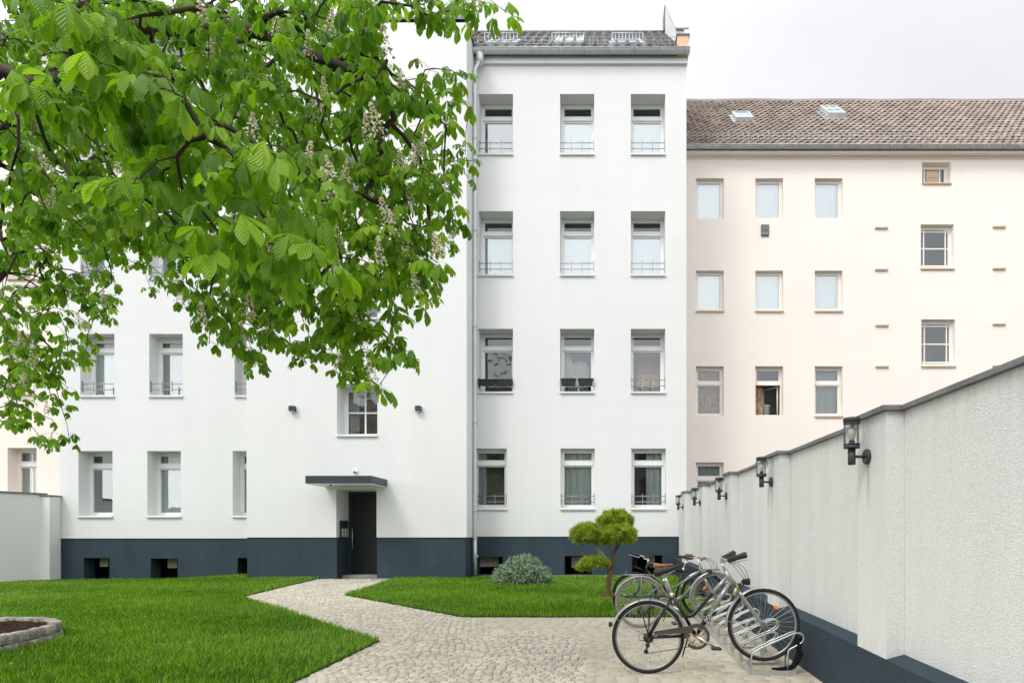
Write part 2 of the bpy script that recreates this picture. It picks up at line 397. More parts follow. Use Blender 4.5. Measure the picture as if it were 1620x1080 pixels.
# ---------------------------------------------------------------- ground, paths, lawns
xs = [-200, -80, -40, -26]+[-20+i*1.0 for i in range(23)]+[4, 8, 20, 40, 80, 200]
ys = [-200, -80, -40, -16]+[-10+i*1.0 for i in range(29)]+[20, 26, 40, 80, 200]
mb = MB()
for y in ys:
    for x in xs: mb.v.append((x, y, gz(x, y)-.035))
nx = len(xs)
for j in range(len(ys)-1):
    for i in range(nx-1): mb.face((j*nx+i, j*nx+i+1, (j+1)*nx+i+1, (j+1)*nx+i))
struct(mb.build('ground', 'joint'))

tipL = G(382, 944); tip2 = G(601, 1014); nearL = G(464, 1080)
dx = (nearL[0]-tip2[0])/(nearL[1]-tip2[1]); ext = (nearL[0]+dx*(2.2-nearL[1]), 2.2)
lawnL = [(-7.35, 16.42), tipL, tip2, nearL, ext, (-20, 2.2), (-20, 8), (-18.4, 11.6), (-15.15, 17.2), (-14.9, 17.5), (-9.25, 17.5), (-9.25, 16.42)]
rtip = G(545, 941); rbot = G(733, 976); YB = rbot[1]
lawnR = [(-5.32, 16.05), rtip, rbot, (2.0, YB), (2.0, 16.93), (-3.4, 16.93), (-3.4, 16.42), (-5.3, 16.42)]
pathP = [(-7.35, 16.42), tipL, tip2, nearL, ext, (-.16, 2.2), (-.16, 7.70), rbot, rtip, (-5.32, 16.05), (-5.86, 16.05), (-5.86, 16.42)]
pavP = [(-.04, 2.2), (-.04, 7.80), (rbot[0]+.08, YB-.01), (2.15, YB-.01), (2.15, 2.2)]

def lawn_sheet(poly, name):
    # gridded sheet clipped to the polygon, a few cm of turf proud of the paving bed
    import bmesh
    bm = bmesh.new()
    vs = [bm.verts.new((x, y, 0)) for x, y in poly]
    f = bm.faces.new(vs)
    x0 = min(p[0] for p in poly); x1 = max(p[0] for p in poly); y0 = min(p[1] for p in poly); y1 = max(p[1] for p in poly)
    for ax, a, b in ((0, x0, x1), (1, y0, y1)):
        t = a+.5
        while t < b:
            co = (t, 0, 0) if ax == 0 else (0, t, 0); no = (1, 0, 0) if ax == 0 else (0, 1, 0)
            bmesh.ops.bisect_plane(bm, geom=bm.verts[:]+bm.edges[:]+bm.faces[:], plane_co=co, plane_no=no); t += .5
    for v in bm.verts: v.co.z = gz(v.co.x, v.co.y)+.012
    bnd = [e for e in bm.edges if len(e.link_faces) == 1]
    r = bmesh.ops.extrude_edge_only(bm, edges=bnd)
    for v in [g for g in r['geom'] if isinstance(g, bmesh.types.BMVert)]: v.co.z -= .07
    bmesh.ops.recalc_face_normals(bm, faces=bm.faces[:])
    me = bpy.data.meshes.new(name); bm.to_mesh(me); bm.free(); me.materials.append(M['turf'])
    o = bpy.data.objects.new(name, me); COL.objects.link(o); return struct(o)
lawn_sheet(lawnL, 'lawn'); lawn_sheet(lawnR, 'lawn')

def stones(poly, rowd, lens, jit, gap, top, name, material, wob=0, inset=.012, seed=1, rot=0, lift=.004, grow=0, avoid=()):
    rg = random.Random(seed); V = []; Fc = []; A = []
    ca, sa = math.cos(rot), math.sin(rot)
    P2 = [(x*ca+y*sa, -x*sa+y*ca) for x, y in poly]
    x0 = min(p[0] for p in P2); x1 = max(p[0] for p in P2); y = min(p[1] for p in P2); y1 = max(p[1] for p in P2)
    while y < y1:
        d = rowd*(1+rg.uniform(-jit, jit)); x = x0-rg.random()*lens[1]
        while x < x1:
            l = rg.uniform(*lens); cx = x+l/2; cy = y+d/2+wob*math.sin(cx*1.3+.4*math.sin(cx*.37))
            if inpoly(cx, cy, P2) or (grow and any(inpoly(cx+a*grow, cy+b*grow, P2) for a, b in ((1,0),(-1,0),(0,1),(0,-1))) and not inpoly(cx, cy, avoid)):
                hx = (l-gap)/2; hy = (d-gap)/2; n = len(V); t = top+rg.uniform(-lift, lift); tl = rg.uniform(-lift, lift)
                js = [(rg.uniform(-jit, jit)*.25*l, rg.uniform(-jit, jit)*.25*d) for _ in range(4)]
                for (k, ins, zz) in ((0, 0, -.05), (1, 0, t-inset*.8), (2, inset, t)):
                    for q, (sx, sy) in enumerate(((-1, -1), (1, -1), (1, 1), (-1, 1))):
                        px = cx+sx*(hx-ins)+js[q][0]; py = cy+sy*(hy-ins)+js[q][1]
                        wx = px*ca-py*sa; wy = px*sa+py*ca
                        V.append((wx, wy, gz(wx, wy)+zz+(tl*sx if k == 2 else 0)))
                for k in range(2):
                    for q in range(4): Fc.append((n+k*4+q, n+k*4+(q+1) % 4, n+k*4+4+(q+1) % 4, n+k*4+4+q))
                Fc.append((n+8, n+9, n+10, n+11)); A += [rg.random()]*12
            x += l
        y += d
    return np_mesh(name, np.array(V), np.array(Fc).ravel(), np.full(len(Fc), 4), material, None, {'rnd': np.array(A)}, smooth=False)
struct(stones(pathP, .084, (.078, .112), .07, .011, .0, 'cobbled_path', 'cobble', wob=.02, inset=.006, seed=3, rot=.0, lift=.004, grow=.06, avoid=pavP))
struct(stones(pavP, .102, (.198, .202), .0, .005, .0, 'paving', 'paver', inset=.003, seed=4, lift=.0012, grow=.05, avoid=pathP))
# edging row between setts and pavers
def edge_row(a, b, wdt, l, name):
    rg = random.Random(5); V = []; Fc = []; A = []
    a = Vector((a[0], a[1])); b = Vector((b[0], b[1])); d = (b-a); n_ = int(d.length/l); d.normalize(); nn = Vector((-d.y, d.x))
    for i in range(n_):
        n = len(V)
        for (ins, zz) in ((0, -.05), (0, -.003), (.006, .003)):
            for sx, sy in ((0, -1), (1, -1), (1, 1), (0, 1)):
                p = a+d*(i*l+(ins+.003 if sx == 0 else l-ins-.003))+nn*(sy*(wdt/2-ins))
                V.append((p.x, p.y, gz(p.x, p.y)+zz))
        for k in range(2):
            for q in range(4): Fc.append((n+k*4+q, n+k*4+(q+1) % 4, n+k*4+4+(q+1) % 4, n+k*4+4+q))
        Fc.append((n+8, n+9, n+10, n+11)); A += [rg.random()]*12
    return np_mesh(name, np.array(V), np.array(Fc).ravel(), np.full(len(Fc), 4), 'paver', None, {'rnd': np.array(A)}, smooth=False)
struct(edge_row((-.1, 2.2), (-.1, 7.72), .1, .2, 'path_edging'))
struct(edge_row((-.1, 7.79), (rbot[0], YB+.02), .1, .2, 'path_edging'))
mb = MB()
for a, b in (((-.22, 2.2), (-.22, 7.75)), ((-.22, 7.75), (rbot[0]-.1, YB+.0))):
    k = len(mb.v); ex = .3 if a[0] == b[0] else 0; ey = 0 if ex else .22
    mb.v += [(x, y, gz(x, y)-.006+(.001 if ey else 0)) for x, y in ((a[0], a[1]-ey), (a[0]+ex, a[1]+(-ey if ey else 0)), (b[0]+ex, b[1]+ey), (b[0], b[1]+ey))] if ex else [(x, y, gz(x, y)-.007) for x, y in ((a[0]+.25, a[1]-.1), (a[0]+.25, a[1]+.12), (b[0]+.1, b[1]+.1), (b[0]-.1, b[1]-.05))]
    mb.face((k, k+1, k+2, k+3))
struct(mb.build('path_edging', 'paver'))
mb = MB()
mb.box(-3.3, 2.0, 16.95, 17.42, -.1, .128, bev=.01)
struct(mb.build('kerb', 'concrete'))
mb = MB(); mb.box(-5.85, -5.3, 16.06, 16.44, -.1, .112, bev=.01); struct(mb.build('pavement', 'concrete'))

# ---------------------------------------------------------------- walls with openings (plane facing -Y)
def wall(mb, x0, x1, z0, z1, Y, ops, wm=0, rm=1, room=1.5):
    X = sorted({x0, x1} | {min(max(o[k], x0), x1) for o in ops for k in (0, 1)})
    Z = sorted({z0, z1} | {min(max(o[k], z0), z1) for o in ops for k in (2, 3)})
    for i in range(len(X)-1):
        for j in range(len(Z)-1):
            cx = (X[i]+X[i+1])/2; cz = (Z[j]+Z[j+1])/2
            if any(o[0] < cx < o[1] and o[2] < cz < o[3] for o in ops): continue
            mb.quad((X[i], Y, Z[j]), (X[i+1], Y, Z[j]), (X[i+1], Y, Z[j+1]), (X[i], Y, Z[j+1]), wm)
    for o in ops:
        a, b, c, d, dep = o[:5]
        c2 = max(c, z0); d2 = min(d, z1); a2 = max(a, x0); b2 = min(b, x1)
        Yd = Y+dep
        if a >= x0: mb.quad((a, Y, c2), (a, Y, d2), (a, Yd, d2), (a, Yd, c2), wm)
        if b <= x1: mb.quad((b, Y, c2), (b, Yd, c2), (b, Yd, d2), (b, Y, d2), wm)
        if d <= z1: mb.quad((a2, Y, d), (b2, Y, d), (b2, Yd, d), (a2, Yd, d), wm)
        if c >= z0: mb.quad((a2, Y, c), (a2, Yd, c), (b2, Yd, c), (b2, Y, c), wm)
        if room and len(o) < 6:
            Yr = Yd+room; e = .25
            A = [(a-e, c-.05), (b+e, c-.05), (b+e, d+.05), (a-e, d+.05)]
            for k in range(4):
                p, q = A[k], A[(k+1) % 4]
                mb.quad((p[0], Yd+.1, p[1]), (q[0], Yd+.1, q[1]), (q[0], Yr, q[1]), (p[0], Yr, p[1]), rm)
            mb.quad(*[(p[0], Yr, p[1]) for p in A], rm)

def wavy(mb, x0, x1, z0, z1, Y, amp=.025, per=.12, mi=0, seed=0):
    n = max(4, int((x1-x0)/.02)); base = len(mb.v)
    for k in range(2):
        for i in range(n+1):
            x = x0+(x1-x0)*i/n
            y = Y+amp*math.sin(2*math.pi*x/per+seed)+amp*.6*math.sin(2*math.pi*x/per*.43+seed*2+(.3 if k else 0))
            mb.v.append((x, y, z1 if k else z0))
    sm = mb.smooth; mb.smooth = True
    for i in range(n): mb.face((base+i, base+i+1, base+n+2+i, base+n+1+i), mi)
    mb.smooth = sm

def window(parent, x0, x1, z0, z1, Yw, dep, fan=.22, curtain='sheer', rail=False, fm='frame', bars=None, sill=True, label=None, sillout=.05, seed=0, top=.06, gm='glass', ajar=False):
    """frame mesh (the part) with panes, sill, railing and curtain as its sub-parts; bars=(xs,zs) glazing bars as fractions"""
    Y = Yw+dep; t = .05; m = MB(); Hh = z1-z0
    o = (x0, z0, x1, z1)
    m.box(x0, x0+t, Y, Y+.08, z0, z1, bev=.006); m.box(x1-t, x1, Y, Y+.08, z0, z1, bev=.006)
    m.box(x0+t, x1-t, Y, Y+.08, z1-top, z1, bev=.006); m.box(x0+t, x1-t, Y, Y+.08, z0, z0+t, bev=.006)
    panes = []
    s = .045
    if fan:
        zt = z1-fan*Hh
        m.box(x0+t, x1-t, Y-.012, Y+.08, zt-.05, zt+.05, bev=.008)
        m.box(x0+t+.01, x1-t-.01, Y-.03, Y-.005, zt-.055, zt-.03, bev=.006)
        cells = [(x0+t, x1-t, zt+.05, z1-top), (x0+t, x1-t, z0+t, zt-.05)]
    else: cells = [(x0+t, x1-t, z0+t, z1-top)]
    pm = MB(); first = bool(fan)
    for (a, b, c, d) in cells:
        if ajar and not first: continue
        m.box(a, a+s, Y+.012, Y+.07, c, d, bev=.005); m.box(b-s, b, Y+.012, Y+.07, c, d, bev=.005)
        m.box(a+s, b-s, Y+.012, Y+.07, c, c+s, bev=.005); m.box(a+s, b-s, Y+.012, Y+.07, d-s, d, bev=.005)
        pm.quad((a+s, Y+.045, c+s), (b-s, Y+.045, c+s), (b-s, Y+.045, d-s), (a+s, Y+.045, d-s), 1 if first else 0); first = False
    if bars:
        for fx in bars[0]:
            x = x0+(x1-x0)*fx; m.box(x-.02, x+.02, Y+.03, Y+.06, z0+t, z1-top)
        for fz in bars[1]:
            z = z0+(z1-z0)*fz; m.box(x0+t, x1-t, Y+.028, Y+.062, z-.02, z+.02)
    wobj = m.build('window', fm, parent, label)
    pm.build('pane', [gm, 'glassdull'], wobj)
    a, b, c, d = x0+t, x1-t, z0+t, z1-top
    cm = MB(); yb = Y+.15
    if curtain in ('sheer', 'grey', 'lace'):
        wavy(cm, a-.05, b+.05, c-.03, d+.03, yb, seed=seed); cm.build('curtain', {'sheer': 'curtain', 'grey': 'greycurtain', 'lace': 'lace'}[curtain], wobj)
    elif curtain == 'white':
        wavy(cm, a-.05, b+.05, c-.03, d+.03, yb, amp=.012, per=.2, seed=seed); cm.build('curtain', 'whiteblind', wobj)
    elif curtain == 'whitelow':
        zt = z1-fan*Hh; wavy(cm, a-.02, b+.02, c-.03, zt-.03, Y+.075, amp=.004, per=.5, seed=seed); cm.build('blind', 'whiteblind', wobj)  # white sheet behind the lower pane, imitates sky reflected in the glass
    elif curtain == 'frost':
        zt = z1-fan*Hh; wavy(cm, a-.02, b+.02, c-.03, zt-.03, Y+.1, amp=.004, per=.5, seed=seed); cm.build('blind', 'frost', wobj)
    elif curtain == 'side':
        wavy(cm, a-.05, a+(b-a)*.32, c-.03, d+.03, yb, seed=seed); cm.build('curtain', 'greycurtain', wobj)
    elif curtain == 'half':
        wavy(cm, a+(b-a)*.45, b+.05, c-.03, d+.03, yb, seed=seed); cm.build('curtain', 'curtain', wobj)
    if sill:
        sm_ = MB(); sm_.box(x0-.01, x1+.01, Yw-sillout, Y+.0, z0-.045, z0-.012, bev=.006); sm_.box(x0-.01, x1+.01, Yw-sillout, Yw-sillout+.02, z0-.06, z0-.045)
        sm_.build('sill', 'sill' if fm == 'frame' else 'creamtrim', wobj)
    if rail:
        rm_ = MB(); yr = Yw+.06
        for zz in (z0+.17, z0+.33): rm_.tube([(x0+.0, yr, zz), (x1, yr, zz)], .011, 6)
        for fx in (.33, .64): 
            x = x0+(x1-x0)*fx; rm_.box(x-.012, x+.012, yr-.012, yr+.012, z0+.10, z0+.40)
        for x in (x0+.012, x1-.012): rm_.box(x-.012, x+.012, yr-.02, yr+.02, z0+.10, z0+.40)
        rm_.build('railing', 'silver', wobj)
    return wobj

YR = 17.5; YM = 16.45
def rect(px0, px1, py0, py1, Y, dep): # opening from the facade survey, metres
    return ((px0-CX)*Y/F, (px1-CX)*Y/F, EYE+(HY-py1)*Y/F, EYE+(HY-py0)*Y/F, dep)

white = empty('apartment_building', (-3.5, YR, 0))
tag(white, 'white plastered apartment block with blue grey plinth, dark entrance door and projecting stairwell', 'building')
white.location = (0, 0, 0)
wm = MB(); pl = MB()
# right-hand face
rowsR = [(149, 243), (334, 434), (520, 619), (709, 803)]
colsR = [(757, 811.5), (886, 940), (998, 1052.5)]
opR = []; winR = []
for ri, (a, b) in enumerate(rowsR):
    for ci, (c, d) in enumerate(colsR):
        if ri == 3 and ci == 0: c, d = 748.5, 801.5
        if ri == 3 and ci > 0: c += .8; d += .8
        o = rect(c, d, a, b, YR, .45 if ri < 3 else .22); opR.append(o); winR.append((o, ri, ci))
zRp = 1.19; zLp = 1.14; zMp = 1.175
XR0, XR1 = -3.5, 2.36
wall(wm, XR0, XR1, zRp, 14.55, YR, opR)
wm.quad((XR0, YR, zRp), (XR0, YR+.04, zRp), (XR1, YR+.04, zRp), (XR1, YR, zRp), 0)
base_z = -.2
bopR = [(( 755-CX)*.0175, (795-CX)*.0175, .13, EYE-38*.0175, .45), ((893-CX)*.0175, (936-CX)*.0175, .13, EYE-37*.0175, .45), ((1000-CX)*.0175, (1048-CX)*.0175, .13, EYE-36*.0175, .45)]
wall(pl, XR0, XR1, base_z, zRp, YR+.03, bopR, 0, 1, room=.4)
# left-hand face
rowsL = [(157, 251), (343, 440), (528, 625), (713, 815)]
colsL = [(127, 181), (236, 289), (371, 424)]
opL = []; winL = []
for ri, (a, b) in enumerate(rowsL):
    for ci, (c, d) in enumerate(colsL):
        if ri == 3: c -= 3; d -= 3
        o = rect(c, d, a, b, YR, .38); opL.append(o); winL.append((o, ri, ci))
XL0, XL1 = -14.98, (390-CX)*YM/F
wall(wm, XL0, XL1, zLp, 14.55, YR, opL)
wm.quad((XL0, YR, zLp), (XL0, YR+.04, zLp), (XL1, YR+.04, zLp), (XL1, YR, zLp), 0)
bopL = [((131-CX)*.0175, (172-CX)*.0175, -.05, EYE-40*.0175, .4), ((237-CX)*.0175, (280-CX)*.0175, -.05, EYE-41*.0175, .4), ((375-CX)*.0175, (415-CX)*.0175, -.05, EYE-40*.0175, .4)]
wall(pl, XL0, XL1, -.4, zLp, YR+.03, bopL, 0, 1, room=.4)
# projecting stairwell
XM0, XM1 = XL1, -3.5
opM = [rect(533, 597, 607+185*-k, 687+185*-k, YM, .5) for k in range(4)]
door_o = (rect(532, 595.7, 774, 900, YM, .8))
door_o = (door_o[0], door_o[1], -.5, door_o[3], .8, 'noroom')
wall(wm, XM0, XM1, zMp, 14.62, YM, opM+[door_o])
wm.quad((XM0, YM, zMp), (XM0, YM+.04, zMp), (door_o[0], YM+.04, zMp), (door_o[0], YM, zMp), 0)
wm.quad((door_o[1], YM, zMp), (door_o[1], YM+.04, zMp), (XM1, YM+.04, zMp), (XM1, YM, zMp), 0)
wall(pl, XM0, XM1-.03, base_z-.1, zMp, YM+.03, [(door_o[0], door_o[1], -.6, 9, .77, 'noroom')])
for x, s_ in ((XM1, 1), (XM0, -1)):
    q = [(x, YM, zMp), (x, YR, zMp), (x, YR, 14.62), (x, YM, 14.62)]
    wm.quad(*(q if s_ > 0 else q[::-1]), 0)
    xx = x-.03*s_
    q = [(xx, YM+.03, base_z-.1), (xx, YR+.03, base_z-.1), (xx, YR+.03, zMp), (xx, YM+.03, zMp)]
    pl.quad(*(q if s_ > 0 else q[::-1]), 0)
# body behind: right end, left end
wm.quad((XR1, YR, -.2), (XR1, 25, -.2), (XR1, 25, 14.5), (XR1, YR, 14.5), 0)
wm.quad((XL0, 25, -.2), (XL0, YR, -.2), (XL0, YR, 14.5), (XL0, 25, 14.5), 0)
wm.quad((XR1, 25, -.2), (XL0, 25, -.2), (XL0, 25, 14.5), (XR1, 25, 14.5), 0)
# cornice band under the gutter
wm.box(XR0+.01, XR1+.02, YR-.09, YR+.1, 14.22, 14.27); wm.box(XR0+.01, XR1+.01, YR-.05, YR+.1, 14.27, 14.50)
wm.box(XL0, XL1-.01, YR-.05, YR+.1, 14.25, 14.50)
wm.build('wall', ['white', 'interior'], white)
pl.build('plinth', ['plinth', 'dark'], white)
# stairwell roof edge
mb = MB()
mb.box(XM0-.03, XM1+.03, YM-.04, YR+.05, 14.62, 14.68); mb.box(XM0, XM1, YM, YR+.02, 14.56, 14.62)
mb.build('parapet_cap', 'coping', white)

curR = {(0, 0): 'none', (0, 1): 'whitelow', (0, 2): 'whitelow', (1, 0): 'frost', (1, 1): 'whitelow', (1, 2): 'whitelow',
        (2, 0): 'none', (2, 1): 'none', (2, 2): 'none', (3, 0): 'side', (3, 1): 'sheer', (3, 2): 'half'}
wR = {}
for o, ri, ci in winR:
    wR[ri, ci] = window(white, *o[:4], YR, o[4], fan=.25 if ri < 3 else .24, curtain=curR[ri, ci], rail=True, seed=ri+ci*2, sillout=.05, gm='glass' if ri < 2 else ('glassdull' if (ri, ci) in ((2, 2), (2, 0), (3, 1), (3, 2)) else 'glasslow'))
for o, ri, ci in winL:
    window(white, *o[:4], YR, o[4], fan=.22, curtain=['sheer', 'grey', 'sheer'][ci] if ri == 2 else ['none', 'sheer', 'grey'][(ri+ci) % 3], rail=(ri < 3), seed=ri*2+ci, top=.10 if ri<3 else .06)
for k, o in enumerate(opM):
    window(white, *o[:4], YM, o[4], fan=0, curtain='side', bars=((.52,), (.50,)), seed=k, gm='glasslow')
# things seen in particular windows: shelf boxes and drape (row 3 right), canopy bed cloth (row 3 middle)
o = [q for q in winR if q[1] == 2 and q[2] == 2][0][0]
mb = MB(); yb = YR+.45+.2
for k in range(3):
    x = o[0]+.08+k*.27; mb.box(x, x+.24, yb, yb+.3, o[2]+.30, o[2]+.56, bev=.01)
    mb.box(x+.08, x+.16, yb-.004, yb, o[2]+.48, o[2]+.505, mi=1)
mb.box(o[0]+.02, o[1]-.02, yb, yb+.32, o[2]+.57, o[2]+.60, mi=2); mb.box(o[0]+.02, o[1]-.02, yb, yb+.32, o[2]+.26, o[2]+.29, mi=2)
sh = mb.build('shelf', ['basket', 'dark', 'frame']); tag(sh, 'white shelf with three wicker drawers behind the third floor window nearest the cream building', 'shelf')
mb = MB(); mb.quad((o[0]-.2, YR+.98, o[2]), (o[1]+.2, YR+.98, o[2]), (o[1]+.2, YR+.98, o[3]), (o[0]-.2, YR+.98, o[3]), 0)
wavy(mb, o[0]+.02, o[0]+.2, o[2], o[3], YR+.62, mi=1)
mb.build('curtain', ['redwall', 'blue'], wR[2, 2])
o = [q for q in winR if q[1] == 2 and q[2] == 1][0][0]
mb = MB()
for i in range(9):
    a = i/8; mb.tube([(o[0]+.05+.1*a, YR+.75, o[3]-.35), (o[0]+.02+a*.35, YR+.78, o[2]+.7), (o[0]+.03+a*.8, YR+.8, o[2]+.1)], [.02, .05, .04], 6)
mb.ell(((o[0]+o[1])/2+.05, YR+.9, o[2]+.75), (.3, .06, .35))
mb.build('curtain', 'curtain', wR[2, 1])

# entrance door
dr = MB(); Yd = YM+.8; dx0, dx1, dz1 = door_o[0], door_o[1], door_o[3]; dz0 = .165
dr.box(dx0+.07, dx1-.03, Yd+.02, Yd+.07, dz0+.01, dz1-.06, bev=.005)
dr.box(dx0+.075, dx1-.035, Yd+.016, Yd+.02, dz0+.70, dz0+.71)
door = dr.build('door', 'door', white)
fr = MB(); fr.box(dx0, dx0+.07, Yd, Yd+.1, dz0, dz1-.005, bev=.006); fr.box(dx1-.03, dx1, Yd, Yd+.1, dz0, dz1-.005, bev=.006); fr.box(dx0+.07, dx1-.03, Yd, Yd+.1, dz1-.06, dz1-.005, bev=.006)
fr.build('frame', 'anth', door)
hd = MB(); hx = dx0+.125
hd.tube([(hx, Yd-.05, dz0+.68), (hx, Yd-.05, dz0+1.28)], .016, 8); hd.tube([(hx, Yd-.05, dz0+.75), (hx, Yd+.02, dz0+.75)], .01, 6); hd.tube([(hx, Yd-.05, dz0+1.2), (hx, Yd+.02, dz0+1.2)], .01, 6)
hd.build('handle', 'steel', door)
st = MB(); st.box(dx0+.005, dx1-.005, YM+.35, Yd+.1, -.1, dz0, bev=.01); st.build('doorstep', 'concrete', white)
ic = MB(); ic.box(dx0+.004, dx0+.03, YM+.20, YM+.70, 1.17, 1.62, bev=.004)
for k in range(4):
    y = YM+.27+k*.11; ic.box(dx0+.03, dx0+.034, y, y+.055, 1.19, 1.41, mi=1)
ic.tube([(dx0+.028, YM+.45, 1.52), (dx0+.034, YM+.45, 1.52)], .05, 14, mi=2)
ic.build('intercom_panel', ['anth', 'frame', 'black'], white)
# canopy over the door
cn = MB(); cx0 = (483-CX)*(YM-1.1)/F; cx1 = (588-CX)*(YM-1.1)/F
zc1 = EYE+(HY-752)*(YM-1.1)/F; zc0 = EYE+(HY-764)*(YM-1.1)/F
cn.box(cx0, cx1, YM-1.1, YM, zc0, zc1, bev=.008); cn.box(cx0+.02, cx1-.02, YM-1.08, YM, zc0-.02, zc0-.002, mi=1)
cn.tube([(cx0+.55, YM-.95, zc0-.03), (cx0+.55, YM-.95, zc0-.06)], .03, 8)
cn.build('canopy', ['anth', 'frame'], white)
# gutter, downpipe
gt = MB(); gy = YR-.2; gzz = 14.50; prof = []
def gutter(mb, x0, x1, y, z, r, brk):
    n_ = 8; base = len(mb.v)
    pr = [(math.cos(math.pi*i/n_), -math.sin(math.pi*i/n_)) for i in range(n_+1)]
    mb.smooth = True
    for rr in (r, r-.012):
        for x in (x0, x1):
            for c, s_ in pr: mb.v.append((x, y-c*rr, z+s_*rr))
    K = n_+1
    for q in (0, 1):
        for i in range(n_): mb.face((base+q*2*K+i, base+q*2*K+i+1, base+q*2*K+K+i+1, base+q*2*K+K+i))
    mb.smooth = False
    for e in (0, 1):
        for i in range(n_): mb.face((base+e*K+i, base+e*K+i+1, base+(2+e)*K+i+1, base+(2+e)*K+i))
        mb.face([base+2*K+e*K+i for i in range(K)])
    mb.tube([(x0, y-r, z), (x1, y-r, z)], .014, 6)
    x = x0+.3
    while x < x1:
        mb.tube([(x, y-r*1.06*math.cos(math.pi*i/8), z-r*1.06*math.sin(math.pi*i/8)) for i in range(9)], .008, 4); x += brk
gutter(gt, XR0+.02, XR1+.06, gy, gzz, .11, .69)
gt.build('gutter', 'zinc', white)
gt = MB(); gutter(gt, XL0, XL1-.02, gy, gzz, .13, .69); gt.build('gutter', 'zinc', white)
dp = MB(); pxx = -3.43; py_ = YR-.32
dp.tube([(pxx+.12, gy, gzz-.11), (pxx+.12, gy, gzz-.30), (pxx+.05, py_+.03, gzz-.5), (pxx, py_, gzz-.65), (pxx, py_, .7), (pxx, py_, .13)], .048, 12)
dp.lathe([(.11, gzz-.12), (.10, gzz-.3), (.055, gzz-.42)], (pxx+.12, gy, 0), 'z', 12)
dp.tube([(pxx, py_, .13), (pxx, py_, 1.15)], .055, 12)
for z in (1.15, 1.9, 4.3, 6.9, 9.5, 12.0): dp.tube([(pxx, py_, z-.02), (pxx, py_, z+.02)], .062, 12); dp.box(pxx-.015, pxx+.015, py_, YR, z-.012, z+.012)
dp.box(pxx-.03, pxx+.09, py_-.06, py_+.03, .62, .70)
dp.build('downpipe', 'zinc', white)

def tile_roof(parent, x0, x1, P0, P1, tw, th, material, seed, lip=.045):
    """pantile roof: P0=(y,z) eave, P1=(y,z) ridge; each course is a rippled strip overlapping the one below"""
    rg = random.Random(seed); y0, z0 = P0; y1, z1 = P1; Ls = math.hypot(y1-y0, z1-z0); ny, nz = (y1-y0)/Ls, (z1-z0)/Ls
    rows = int(round(Ls/th)); cols = int(round((x1-x0)/tw)); V = []; Fc = []; A = []
    prf = [(0, .0), (.18, .045), (.36, .06), (.52, .045), (.68, .008), (.84, -.008), (1, 0)]
    for r in range(rows):
        a = r*Ls/rows-.03; b = (r+1)*Ls/rows+.02
        jit = [rg.uniform(-.006, .006) for _ in range(cols+1)]
        for c in range(cols):
            n = len(V); col = rg.random()
            for k, (s, lift) in enumerate(((a, .085), (b, .0))):
                for (u, h) in prf:
                    x = x0+(c+u)*(x1-x0)/cols; hh = h*.8+lift+jit[c]
                    V.append((x, y0+ny*s-nz*hh, z0+nz*s+ny*hh)); A.append(col)
            K = len(prf)
            for (u, h) in prf:
                x = x0+(c+u)*(x1-x0)/cols; hh = h*.8+lip+jit[c]
                V.append((x, y0+ny*a-nz*hh, z0+nz*a+ny*hh)); A.append(col)
            for i in range(K-1):
                Fc.append((n+i, n+i+1, n+K+i+1, n+K+i)); Fc.append((n+2*K+i, n+2*K+i+1, n+i+1, n+i))
    o = np_mesh('roof', np.array(V), np.array(Fc).ravel(), np.full(len(Fc), 4), material, parent, {'rnd': np.array(A)}, smooth=False)
    return o
def deck(mb, x0, x1, P0, P1, off=.03):
    mb.quad((x0, P0[0], P0[1]-off), (x1, P0[0], P0[1]-off), (x1, P1[0], P1[1]-off), (x0, P1[0], P1[1]-off))

# white building roof
E0 = (YR-.22, 14.50); E1 = (21.3, 18.05)
roofw = tile_roof(white, XL0, 2.12, E0, E1, .30, .42, 'tiledark', 11)
mb = MB(); deck(mb, XL0, 2.12, E0, E1); deck(mb, XL0, 2.12, (25.2, 14.5), (21.3, 18.05), .03)
mb.quad((XL0, YR-.2, 14.44), (XR1, YR-.2, 14.44), (XR1, YR+.2, 14.44), (XL0, YR+.2, 14.44))
mb.build('roof_deck', 'coping', white)
rd = MB(); rd.tube([(XL0, 21.3, 18.09), (2.12, 21.3, 18.09)], .09, 8); rd.build('ridge', 'tiledark', roofw)
def slope_pt(E0, E1, t, off=0):
    y = E0[0]+(E1[0]-E0[0])*t; z = E0[1]+(E1[1]-E0[1])*t; Ls = math.hypot(E1[0]-E0[0], E1[1]-E0[1])
    ny, nz = (E1[0]-E0[0])/Ls, (E1[1]-E0[1])/Ls
    return y-nz*off, z+ny*off
